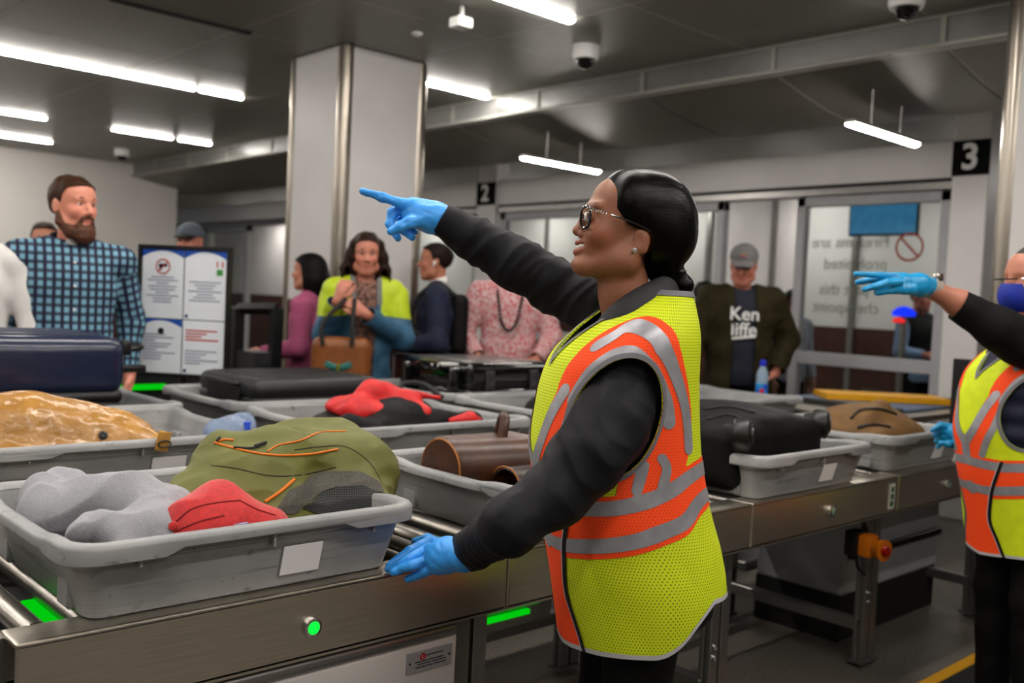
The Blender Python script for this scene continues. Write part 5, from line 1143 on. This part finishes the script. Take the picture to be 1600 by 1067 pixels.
# --- pink jacket, black bob
M_pink = mat('pink_knit', (.62, .28, .42), .8, noise=(40, .1), bump=(150, .3)); px_ = (3.18, 5.30)
c = human('person', 'woman with black hair in a pink jacket facing left', px_, math.degrees(math.atan2(LEFT[1], LEFT[0]))-5, 1.63, (.72, .48, .38), {'L': ((.0, .23, 1.12), (.26, .20, 1.07), (1, -.1, -.1), (0, .8, .6)), 'R': ((.02, -.23, 1.12), (.26, -.20, 1.07), (1, .1, -.1), (0, -.8, .6))}, pants=M_pants, hair=((.025, .02, .02), 'bob'), res=.008)
c['cloth']('jacket', M_pink, .012, .84, .95, .007, seed=7)
t = thing('trolley_case', (2.86, 5.52, 0), 'wheeled case with tall handle held by the pink woman', 'suitcase')
hp = c['tw']((.33, .19, 1.04)); hp2 = c['tw']((.33, -.0, 1.04)); MB().tube([hp, hp2], .014, 8).build('grip', M_black, t, True); MB().tube([hp, (hp[0], hp[1], .55)], .008, 8).tube([hp2, (hp2[0], hp2[1], .55)], .008, 8).build('handle_tube', M_alu, t, True); MB().box((min(hp[0], hp2[0])-.12, min(hp[1], hp2[1])-.12, .05), (max(hp[0], hp2[0])+.12, max(hp[1], hp2[1])+.12, .56), .04, 3).build('shell', M_bb, t, True)
# --- woman in lime and blue jacket with brown handbag
M_jb = mat('steel_blue_nylon', (.17, .33, .44), .55, noise=(12, .12), bump=(60, .3)); M_jy = mat('lime_nylon', (.66, .74, .06), .55, noise=(12, .08)); M_blo = mat('dark_print', (.16, .07, .07), .8, noise=(45, 1), col2=(.5, .36, .30)); px_ = (3.19, 4.72)
c = human('person', 'woman with long brown hair in lime and blue jacket gripping bag straps', px_, ycam(*px_)+6, 1.75, (.72, .46, .38), {'L': ((.06, .23, 1.14), (.25, -.02, 1.28), (.1, -.75, .6), (.8, .4, .3)), 'R': ((.06, -.23, 1.15), (.23, -.17, 1.35), (.1, .3, .9), (.8, -.4, .2))}, pants=M_denim, hair=((.13, .07, .045), 'long'), hyaw=-4, hpitch=-6, res=.006, bulk=.95, curl=1.5)
c['cloth']('blouse', M_blo, .002, .80, .5, .004, sleeves=False, seed=3)
def segd(V, a, b): ab = b-a; t = np.clip(((V-a)@ab)/(ab@ab), 0, 1); return np.linalg.norm(V-a-t[:, None]*ab, axis=1)
def op(V): fa_ = np.minimum(segd(V, c['J']['L'][1], c['J']['L'][2]), segd(V, c['J']['R'][1], c['J']['R'][2])); return np.where((V[:, 0] > .02) & (fa_ > .068), np.abs(V[:, 1])-.055-.02*(V[:, 2]-1.1), 1.)
j1 = c['cloth']('jacket', M_jb, .016, .70, .92, .010, opening=op, seed=9)
Vj = np.array([v.co[:] for v in j1.data.vertices])+wloc(c['root']); Fj = np.array([p.vertices[:] for p in j1.data.polygons]); Nj = vnormals(Vj, Fj); Lj = c['fr'].l(Vj)/c['s']
V2, F2 = clip(Vj+Nj*.002, Fj, np.minimum(Lj[:, 2]-1.27-.1*np.maximum(0, np.abs(Lj[:, 1])-.1)*-1, np.abs(Lj[:, 1])-.085)); mkobj('lime_yoke', V2, F2, M_jy, c['root']); V2, F2 = clip(Vj+Nj*.0025, Fj, np.minimum(.09-np.abs(Lj[:, 1]), Lj[:, 2]-1.33)); mkobj('grey_lapel', V2, F2, mat('grey_lining', (.38, .38, .37), .7), c['root'])
hb = c['tw']((.24, -.14, 1.06)); bag = thing('handbag', tuple(hb), 'tan handbag with teal dragonfly motif hanging from dark straps', 'bag')
RZ = Rot(math.atan2(c['fr'].F[1], c['fr'].F[0])); V, F = SD().box(hb+np.array([0, 0, -.05]), (.06, .165, .135), .055, RZ, .02).mesh(.008); mkobj('body', V, F, mat('tan_leather', (.46, .25, .06), .5, noise=(20, .15)), bag); 
for y in (-.10, .06): MB().tube(spline([c['tw']((.31, y-.15, 1.10)), c['tw']((.30, y-.15, 1.22)), c['tw']((.27, -.1+(y)*.3, 1.36))], 6), .013, 8).build('strap', mat('dark_strap', (.07, .045, .02), .6), bag, True)
for y0, a in ((-.20, .5), (-.20, -.5)):
    for sg in (-1, 1): MB().lathe([(.001, 0), (.016, .02), (.012, .06), (.001, .085)], c['tw']((.30, -.16, .97)), 10, c['fr'].R.T@np.array([0, sg*1., .25 if a > 0 else .55])).build('motif_wing', mat('teal_print', (.05, .36, .34), .5), bag, True)
MB().lathe([(.001, -.06), (.009, -.02), (.011, .03), (.001, .04)], c['tw']((.305, -.16, .96)), 10, (0, 0, 1)).build('motif_body', mat('olive_print', (.4, .42, .08), .5), bag, True)
# --- man in navy coat with backpack and earbud
M_nav = mat('navy_wool', (.05, .09, .19), .8, noise=(30, .2), bump=(120, .3)); px_ = (3.95, 5.0)
c = human('person', 'man in navy coat with white collar and black backpack facing left', px_, math.degrees(math.atan2(LEFT[1], LEFT[0]))+4, 1.75, (.66, .42, .32), {'L': ((-.02, .25, 1.10), (.22, .20, 1.08), (1, -.1, .1), (0, .9, .4)), 'R': ((-.02, -.25, 1.10), (.22, -.2, 1.08), (1, .1, .1), (0, -.9, .4))}, pants=M_pants, hair=((.10, .06, .04), 'short'), res=.007)
c['cloth']('coat', M_nav, .014, .62, .95, .007, seed=4); collar(c, M_tee, .064, .05, .3, 1.46)
V, F = SD().box((-.15, 0, 1.22), (.06, .13, .2), .05, None, .02).mesh(.009); mkobj('backpack', c['tw'](V), F, M_bb, c['root'])
for y in (-.12, .12): MB().tube(spline([c['tw']((-.13, y, 1.40)), c['tw']((.0, y, 1.475)), c['tw']((.14, y, 1.36)), c['tw']((.15, y, 1.18)), c['tw']((-.10, y*1.4, 1.06))], 6), .016, 8).build('backpack_strap', M_blk, c['root'], True)
MB().lathe([(.002, .012), (.009, .008), (.011, 0), (.006, -.008)], c['tw'](c['h'](.006, .083, -.010)), 12, c['fr'].S).tube([c['tw'](c['h'](.006, .088, -.012)), c['tw'](c['h'](.012, .088, -.035))], .004, 8).build('earbud', M_tee, c['root'], True)
t = thing('trolley_case', (3.62, 4.95, 0), 'wheeled case with twin silver handle tubes behind the blue jacket', 'suitcase'); MB().tube([(3.60, 4.97, .55), (3.60, 4.97, 1.02)], .008, 8).build('handle_tube', M_alu, t, True); MB().tube([(3.68, 4.90, .55), (3.68, 4.90, 1.02)], .008, 8).build('handle_tube', M_alu, t, True); MB().tube([(3.59, 4.98, 1.02), (3.69, 4.89, 1.02)], .012, 8).build('grip', M_black, t, True); MB().box((3.5, 4.82, .04), (3.78, 5.06, .56), .04, 3).build('shell', M_brown, t, True)
# --- floral blouse with dark beads
M_flo = mat('floral_cotton', (.72, .30, .32), .8, noise=(60, 1, 3), col2=(.80, .73, .73)); px_ = (4.42, 4.80)
c = human('person', 'person in a pink floral blouse with long dark beads', px_, ycam(*px_), 1.80, (.7, .46, .37), {'L': ((.02, .29, 1.12), (.25, .18, .98), (.9, -.3, -.3), (.2, .6, .8)), 'R': ((.02, -.29, 1.12), (.25, -.18, .98), (.9, .3, -.3), (.2, -.6, .8))}, pants=M_pants, hair=((.36, .23, .12), 'short'), res=.008, bulk=1.1)
c['cloth']('blouse', M_flo, .012, .84, .92, .008, seed=12)
nk = spline([(.03, -.09, 1.46), (.12, -.075, 1.36), (.165, -.05, 1.22), (.172, 0, 1.16), (.165, .05, 1.22), (.12, .075, 1.36), (.03, .09, 1.46)], 6)
for p in nk: MB().lathe([(.002, -.011), (.010, -.006), (.012, 0), (.010, .006), (.002, .011)], c['tw'](p+np.array([.012, 0, 0])), 8).build('bead', mat('dark_bead', (.05, .035, .03), .3), c['root'], True)
# --- man in olive jacket and grey cap
M_olj = mat('olive_twill', (.15, .13, .06), .8, noise=(30, .2), bump=(120, .3), spec=.15); M_nt = mat('navy_tee', (.045, .065, .13), .8, noise=(30, .1)); px_ = (5.72, 3.84)
c = human('person', 'man in grey cap and open olive jacket looking down', px_, ycam(*px_)+10, 1.85, (.68, .43, .36), {'L': ((-.08, .33, 1.15), (.03, .24, .92), (.5, -.8, -.3), (-.3, .5, .6)), 'R': ((.03, -.30, 1.14), (.20, -.34, .93), (.4, -.1, -.9), (.6, -.7, .2))}, pants=M_pants, hair=((.14, .09, .06), 'short'), hyaw=-12, hpitch=-16, res=.007, bulk=1.22, head_s=1.03)
c['cloth']('t_shirt', M_nt, 0, .84, .5, .004, sleeves=False, neck=.085); c['cloth']('jacket', M_olj, .022, .76, .88, .008, opening=lambda V: np.where(V[:, 0] > .02, np.abs(V[:, 1]-.005)-.075+.02*(V[:, 2]-1.1), 1.), seed=6, neck=.10)
cap_hat(c, mat('cap_grey', (.40, .39, .39), .85, noise=(80, .1)), None, mat('cap_patch', (.62, .40, .36), .6))
for tx, z in (('Ken', 1.30), ('liffe', 1.20)): text_mesh('shirt_print', tx, .125, M_signw, c['tw']((.166, -.002, z)), c['fr'].S*1.0, (0, 0, 1), c['root'], bold=.002)
MB().box((0, 0, 0), (.001, .001, .001)); V = np.array([c['tw']((.166, y, z)) for y, z in ((-.075, 1.135), (.075, 1.155), (.075, 1.172), (-.075, 1.150))]); mkobj('print_swash', V, [(0, 1, 2, 3)], M_signw, c['root'])
MB().tube([c['tw'](c['h'](.10, -.05, .008)), c['tw'](c['h'](.112, 0, .008)), c['tw'](c['h'](.10, .05, .008))], .012, 8).build('sunglasses', M_gl, c['root'], True)
px_ = (6.3, 4.75); c = human('person', 'person in rust orange jacket between the woman and the olive jacket', px_, ycam(*px_)+60, 1.62, (.6, .4, .3), {'L': hang(1), 'R': hang(-1)}, pants=M_pants, hair=((.03, .02, .02), 'short'), res=.010, lean=.25); c['cloth']('jacket', mat('rust_jacket', (.42, .19, .05), .7), .012, .84, .95)
px_ = (7.9, 4.75); c = human('person', 'dark haired person in pale grey seen through the glass door edge', px_, ycam(*px_)+40, 1.62, (.5, .35, .28), {'L': hang(1), 'R': hang(-1)}, pants=M_pants, hair=((.03, .03, .035), 'bob'), res=.011); c['cloth']('shirt', mat('pale_grey_top', (.45, .46, .5), .8), .012, .84, .95)
px_ = (8.8, 3.98); c = human('person', 'uniformed person in pale blue shirt and dark vest behind glass', px_, ycam(*px_)+45, 1.72, (.68, .42, .36), {'L': ((.05, .25, 1.12), (.28, .16, 1.10), (1, -.1, 0), (0, .8, .6)), 'R': ((.05, -.25, 1.12), (.28, -.16, 1.10), (1, .1, 0), (0, -.8, .6))}, pants=M_pants, hair=((.22, .15, .1), 'short'), res=.011); c['cloth']('shirt', mat('pale_blue_shirt', (.42, .5, .62), .8), .008, .84, .9); c['cloth']('stab_vest', M_bb, .02, 1.0, .5, sleeves=False)
# --- officer at the right edge
OB = at(1592, 700, 3.28); OB[2] = 0
O = Frame(OB, facing(10))
off = thing('person', tuple(OB), 'officer in safety vest and blue mask reaching with cyan gloves', 'person', 'people in the hall')
def U(px, py, d=3.28): return at(px, py, d)
osc = .96
vest(off, O, osc, M_yel2, mat('orange_plain', (1, .29, .03), .75))
g1 = SD(); wq = U(1447, 447, 3.10)
g1.path([U(1462, 452, 3.12), U(1436, 444, 3.08), U(1408, 438, 3.06)], [.032, .032, .024], .02); g1.path([U(1438, 452, 3.08), U(1410, 446, 3.05)], [.022, .018], .02)
g1.path([U(1412, 432, 3.06), U(1375, 430, 3.04), U(1337, 428, 3.02)], [.0125, .0105, .008], .006); g1.path([U(1404, 436, 3.08), U(1372, 436, 3.08), U(1340, 441, 3.07)], [.0125, .011, .009], .004)
g1.path([U(1404, 438, 3.05), U(1376, 444, 3.03), U(1351, 452, 3.01)], [.013, .0115, .0095], .005); g1.path([U(1406, 441, 3.02), U(1385, 442, 3.0), U(1366, 448, 2.99)], [.0125, .011, .009], .005); g1.path([U(1425, 452, 3.05), U(1400, 452, 3.03), U(1370, 457, 3.02)], [.019, .0145, .0098], .008)
g1.disp = folds(.0012, 110, 3); V, F = g1.mesh(.0032); mkobj('glove', V, F, M_glove2, off)
g2 = SD(); g2.path([U(1522, 680, 3.5), U(1505, 678, 3.55), U(1490, 675, 3.58)], [.032, .032, .026], .02)
for i, (a, b) in enumerate(((668, 664), (675, 672), (682, 681), (688, 690))): g2.path([U(1492, a, 3.58), U(1470, b, 3.6+.01*i), U(1457+3*i, b+8, 3.6+.01*i)], [.013, .012, .009], .005)
g2.path([U(1502, 690, 3.55), U(1484, 694, 3.55), U(1470, 692, 3.56)], [.016, .013, .010], .008); V, F = g2.mesh(.0035); mkobj('glove', V, F, M_glove2, off)
b = SD(); ohc = U(1618, 440, 3.22); OR_ = O.R
b.cap(U(1611, 560), U(1605, 760), .09, .10, .05); b.path([U(1640, 545, 3.1), U(1570, 520, 3.10), U(1500, 475, 3.12), wq], [.05, .045, .040, .027], .03); b.path([U(1640, 560, 3.5), U(1600, 660, 3.55), U(1515, 680, 3.52)], [.045, .04, .028], .03); b.cap(U(1612, 540, 3.25), ohc-np.array([0, 0, .06]), .055, .05, .03)
hh = head_prims(b, ohc, Rot(math.atan2(facing(12)[1], facing(12)[0])), 1.0); V, F = b.mesh(.006); mkobj('body', V, F, M_skinA, off, cols=skin_cols(len(V), (.70, .45, .36)))
M_mask = mat('blue_mask', (.02, .13, .55), .7, noise=(30, .15), bump=(80, .3)); RM = Rot(math.atan2(facing(12)[1], facing(12)[0]))
V, F = SD().ell(hh(.055, 0, -.055), (.066, .062, .068), RM, .02).ell(hh(.085, 0, -.045), (.035, .04, .045), RM, .03).mesh(.006); L = (V-ohc)@RM.T; V, F = clip(V, F, np.minimum(L[:, 0]-.0, -.012-L[:, 2])); mkobj('face_mask', V, F, M_mask, off, solid=.003)
V, F = SD().ell(hh(-.014, 0, .034), (.105, .083, .095), RM, .02).mesh(.008); L = (V-ohc)@RM.T; V, F = clip(V, F, L[:, 2]-np.interp(L[:, 0], [-.12, -.03, .015, .04, .1], [-.06, -.02, .0, .055, .068])); mkobj('hair', V, F, mat('brown_hair', (.1, .06, .04), .5), off, solid=.004)
MB().tube([hh(.115, y, .002) for y in (-.055, -.02, .02, .055)], .003, 6).tube([hh(.105, .06, .004), hh(.0, .085, .006)], .003, 6).build('glasses', M_gl, off, True)
M_osl = mat('black_sleeve', (.04, .04, .042), .75, noise=(60, .2), bump=(300, .15), spec=.2); s_ = SD(); s_.path([U(1650, 560, 3.12), U(1600, 535, 3.10), U(1560, 513, 3.10), U(1492, 474, 3.12)], [.085, .075, .066, .052], .03); s_.disp = folds(.004, 34, 5); V, F = s_.mesh(.006); ax = U(1490, 474, 3.12)-U(1560, 513, 3.1); V, F = clip(V, F, cut_end(V, U(1496, 478, 3.12), ax, .1)); mkobj('sleeve', V, F, M_osl, off, solid=.004)
s_ = SD(); s_.path([U(1650, 570, 3.45), U(1600, 662, 3.55), U(1520, 681, 3.5)], [.07, .06, .045], .03); 
for i in range(4, len(VT)-3): z, a, b_, rs = VT[i]; s_.ell(O.w(np.array([(a+b_)/2, 0, z])*osc), np.array(((a-b_)/2*.9, rs*.9, .075))*osc, O.R, .03)
V, F = s_.mesh(.008); mkobj('shirt', V, F, mat('navy_shirt', (.02, .04, .16), .7, noise=(40, .2)), off)
wt = MB(); wc = U(1457, 450, 3.11); wa = U(1490, 468, 3.12)-U(1430, 440, 3.08); wa /= np.linalg.norm(wa); wt.lathe([(.036, -.012), (.0365, 0), (.037, .012)], wc, 28, wa); wo = wt.build('watch_strap', mat('pale_strap', (.62, .58, .54), .5), off, True); n_ = np.cross(wa, FWH); n_ = n_/np.linalg.norm(n_); n_ = n_ if n_[2] > 0 else -n_; cc = wc+n_*.036-FWH*.010; MB().box(cc-.014, cc+.014, .006).build('watch_case', mat('watch_steel', (.6, .58, .55), .2, metal=1), wo, True)
trousers(off, O, .78, M_pants, .95, .085)
# ---------------------------------------------------------------- notice stand, screens, table things
p0, p1 = at(218, 378, 4.86), at(362, 390, 4.80); XD = p1-p0; XD[2] = 0; wS = np.linalg.norm(XD); XD /= wS; ZD = np.array([0, 0, 1.]); ND = np.cross(XD, ZD); hS = .665; base = np.array([p0[0], p0[1], p0[2]-.01])-ZD*hS
if ND@FWH > 0: ND = -ND
st = thing('notice_stand', (base[0]+XD[0]*wS/2, base[1]+XD[1]*wS/2, 0), 'black framed notice stand holding four printed white sheets', 'sign')
def sp(u, v, d=0): return base+XD*u+ZD*v+ND*d
def slab(u0, v0, u1, v1, d0, d1):
    P = [sp(u, v, d) for d in (d0, d1) for u, v in ((u0, v0), (u1, v0), (u1, v1), (u0, v1))]; return P, [(3, 2, 1, 0), (4, 5, 6, 7), (0, 1, 5, 4), (1, 2, 6, 5), (2, 3, 7, 6), (3, 0, 4, 7)]
fw_ = .018
MB().add(*slab(0, 0, wS, hS, -.02, 0)).build('backing', M_black, st)
for a in ((0, 0, fw_, hS), (wS-fw_, 0, wS, hS), (fw_, 0, wS-fw_, fw_), (fw_, hS-fw_, wS-fw_, hS)): MB().add(*slab(*a, -.02, .012)).build('frame_bar', M_black, st)
M_pap = mat('printed_paper', (.80, .82, .84), .5, noise=(3, .02)); M_pb = mat('print_blue', (.05, .27, .62), .5); M_txt = mat('print_text', (.55, .57, .63), .6); M_rt = mat('print_red', (.68, .22, .2), .6)
us = (fw_+.004, wS/2-.003, wS/2+.003, wS-fw_-.004); vs_ = (fw_+.004, hS*.44, hS*.447, hS-fw_-.004)
for ci in (0, 1):
    for ri in (0, 1):
        u0, u1, v0, v1 = us[2*ci], us[2*ci+1], vs_[2*ri], vs_[2*ri+1]; sh = MB().add(*slab(u0, v0, u1, v1, .001, .003)).build('sheet', M_pap, st)
        uc = (u0+u1)/2; w2 = (u1-u0)/2
        if (ci, ri) != (1, 0):                                           # blue arched header
            n = 12; top = [(u0+(u1-u0)*i/n, v1) for i in range(n+1)]; bot = [(u0+(u1-u0)*i/n, v1-.006-.034*(2*i/n-1)**2) for i in range(n+1)]; V = [sp(*p, .0042) for p in top+bot]; mkobj('header_arc', V, [(i, i+1, n+2+i, n+1+i) for i in range(n)], M_pb, sh)
        rows = {(0, 1): [(.47, 9, M_txt)], (1, 1): [(.42, 7, M_txt)], (0, 0): [(.55, 9, M_txt)], (1, 0): [(.80, 4, M_rt), (.42, 5, M_txt)]}[(ci, ri)]
        for v_, n, m_ in rows:
            for i in range(n):
                vv = v0+(v1-v0)*v_-i*.0155+(.04 if (ci, ri) != (1, 0) else 0); wd = w2*(.55+.25*math.sin(i*2.3+ci)); 
                if vv > v0+.02: (lambda uL: MB().add(*slab(uL, vv, uL+2*wd, vv+.0075, .0035, .0042)).build('text_line', m_, sh))(uc-wd if m_ is M_txt and ri else u0+.015)
        MB().add(*slab(u0+.008, v0+.008, u0+.024, v0+.024, .0035, .0042)).build('seal', mat('seal_blue', (.1, .2, .4), .5), sh)
        if (ci, ri) == (0, 1): MB().tube([sp(uc+.036*math.cos(a), v1-.085+.036*math.sin(a), .005) for a in np.linspace(0, 6.28, 25)[:-1]], .003, 6, closed=True).tube([sp(uc-.025, v1-.11, .005), sp(uc+.025, v1-.06, .005)], .003, 6).build('prohibition_ring', M_rt, sh); MB().add(*slab(uc-.022, v1-.086, uc+.022, v1-.072, .0035, .0045)).add(*slab(uc-.02, v1-.105, uc-.006, v1-.08, .0035, .0045)).build('pistol_symbol', M_black, sh)
        if (ci, ri) == (0, 0): MB().lathe([(.018, 0), (.018, .001)], sp(uc, v1-.06, .0045), 6, ND).build('heart_symbol', M_black, sh)
        if (ci, ri) == (1, 1): MB().add(*slab(u1-.05, v1-.12, u1-.018, v1-.09, .0035, .0045)).build('green_block', mat('print_green', (.2, .5, .2), .5), sh); MB().add(*slab(u1-.052, v1-.08, u1-.044, v1-.05, .0035, .0045)).build('red_block', M_rt, sh); MB().add(*slab(u1-.024, v1-.08, u1-.016, v1-.05, .0035, .0045)).build('red_block', M_rt, sh)
pc = sp(wS/2, 0, -.03); MB().tube([(pc[0], pc[1], .02), (pc[0], pc[1], base[2]+.2)], .02, 12).build('post', M_black, st, True); MB().lathe([(.16, 0), (.16, .012), (.03, .02)], (pc[0], pc[1], 0), 28).build('foot', M_black, st, True)
# black cage cart behind the notice stand
t = thing('cage_cart', (2.75, 5.35, 0), 'black framed cart standing right of the notice stand', 'cart')
a = at(372, 482, 5.75); b = at(432, 482, 5.65); 
for p in (a, b): MB().box((p[0]-.03, p[1]-.03, 0), (p[0]+.03, p[1]+.03, p[2])).build('upright', M_black, t)
MB().tube([a, b], .035, 4).build('top_bar', M_black, t); MB().box((min(a[0], b[0])-.02, min(a[1], b[1])-.02, .35), (max(a[0], b[0])+.02, max(a[1], b[1])+.02, 1.02)).build('load', mat('cart_load', (.10, .10, .11), .5, noise=(12, .6)), t)
# far table with yellow folder and bottle
t = thing('side_table', (5.8, 2.95, 0), 'steel side table behind the tan bag', 'table'); MB().box((5.06, 2.45, .80), (6.75, 3.45, .84), .006).build('table_top', M_steel, t)
for x in (5.12, 6.7):
    for y in (2.5, 3.4): MB().box((x-.025, y-.025, 0), (x+.025, y+.025, .80)).build('leg', M_alu, t)
t = thing('tray', (6.1, 2.95, .84), 'flat blue grey tray with dark rim on the side table', 'tray'); MB().box((5.45, 2.55, .841), (6.6, 3.35, .862), .008).build('base', mat('tray_blue', (.32, .38, .48), .5), t); MB().box((5.42, 2.52, .84), (5.46, 3.38, .875), .006).build('rim', M_black, t); MB().box((6.59, 2.52, .84), (6.63, 3.38, .875), .006).build('rim', M_black, t)
a, b = onz(1292, 622, .872), onz(1487, 632, .872); d = (b-a); L = np.linalg.norm(d); d /= L; nn_ = np.array([d[1], -d[0], 0]); nn_ = nn_ if nn_[0] > 0 else -nn_
P = [a, b, b+nn_*.32, a+nn_*.32]; V = [tuple(p+np.array([0, 0, z])) for z in (-.006, .030) for p in P]; tag(mkobj('document_wallet', V, [(3, 2, 1, 0), (4, 5, 6, 7), (0, 1, 5, 4), (1, 2, 6, 5), (2, 3, 7, 6), (3, 0, 4, 7)], mat('yellow_plastic', (.86, .62, .05), .4, noise=(6, .08)), None, False), 'flat bright yellow wallet lying on the tray', 'wallet')
bp_ = onz(1190, 609, .90); bt = thing('water_bottle', (bp_[0], bp_[1], .84), 'small water bottle with blue cap and blue label', 'bottle'); z0 = .841
bx_, by_ = bp_[0], bp_[1]
MB().lathe([(.034, 0), (.037, .01), (.037, .15), (.033, .175), (.018, .205), (.015, .215)], (bx_, by_, z0), 24).build('bottle_body', mat('bottle_clear', (.75, .85, .92), .08, trans=.6, ior=1.2), bt, True); MB().lathe([(.0378, .02), (.0378, .10)], (bx_, by_, z0), 24).build('label', mat('label_blue', (.03, .2, .75), .35, noise=(9, 1), col2=(.1, .62, .82)), bt, True); MB().lathe([(.018, .212), (.019, .222), (.019, .245), (.016, .25)], (bx_, by_, z0), 20).build('cap', mat('cap_blue', (.02, .12, .75), .35), bt, True); fl = np.array([-bx_, -by_, 0]); fl /= np.linalg.norm(fl); rt = np.array([-fl[1], fl[0], 0]); MB().lathe([(.016, 0), (.016, .004), (.002, .006)], np.array([bx_, by_, z0+.055])+fl*.036+rt*-.0, 14, fl).build('flower_print', mat('print_crimson', (.65, .04, .16), .4), bt, True)
# monitor stand by the officer
t = thing('monitor', (4.72, 1.95, 0), 'black framed monitor standing left of the officer', 'monitor'); a, b = at(1492, 560, 4.55), at(1545, 560, 4.45); zb = at(1495, 662, 4.55)[2]; XD2 = b-a; XD2[2] = 0; XD2 /= np.linalg.norm(XD2); ND2 = np.cross(XD2, ZD)
def q4(u0, z0, u1, z1, d0, d1): P = [a+XD2*u+ND2*d+np.array([0, 0, z-a[2]]) for d in (d0, d1) for u, z in ((u0, z0), (u1, z0), (u1, z1), (u0, z1))]; return P, [(3, 2, 1, 0), (4, 5, 6, 7), (0, 1, 5, 4), (1, 2, 6, 5), (2, 3, 7, 6), (3, 0, 4, 7)]
MB().add(*q4(0, zb, .07, a[2], -.03, .02)).build('frame_post', M_black, t); MB().add(*q4(.07, a[2]-.06, .5, a[2], -.03, .02)).build('frame_bar', M_black, t); MB().add(*q4(.07, zb, .5, a[2]-.06, -.025, -.01)).build('display', mat('screen_off', (.06, .065, .07), .15), t); MB().add(*q4(.2, 0, .26, zb, -.03, .02)).build('stand', M_black, t)
# blinking unit seen through the glass
bc = onx(1412, 494, 8.1); bc2 = onx(1404, 504, 8.02); t = thing('beacon', (8.1, bc[1], 0), 'blue and red glowing beacon light beyond the glass door', 'light'); MB().lathe([(.09, 0), (.1, .03), (.06, .07), (.01, .085)], tuple(bc), 20).build('blue_dome', emat('blue_glow', (.1, .2, 1), 1.2), t, True); MB().lathe([(.05, 0), (.05, .03), (.01, .045)], tuple(bc2), 16).build('red_lens', emat('red_glow', (1, .2, .2), .9), t, True); MB().tube([(8.1, bc[1], 0), (8.1, bc[1], bc[2])], .03).build('post', M_alu, t)
# floor hazard edge by the officer
ye = float(onz(1470, 1060, 0)[1]); mt = thing('floor_mat', (3.95, .9, 0), 'ribbed dark mat with yellow edge under the officer', 'mat'); MB().box((3.0, .5, .001), (5.2, ye-.025, .012), .004).build('mat', mat('rubber_mat', (.06, .06, .06), .7, noise=(60, .3), stretch=(30, 1, 1)), mt); MB().box((3.0, ye-.025, .001), (5.2, ye+.025, .013), .004).build('yellow_edge', mat('signal_yellow2', (.7, .5, .03), .6), mt)
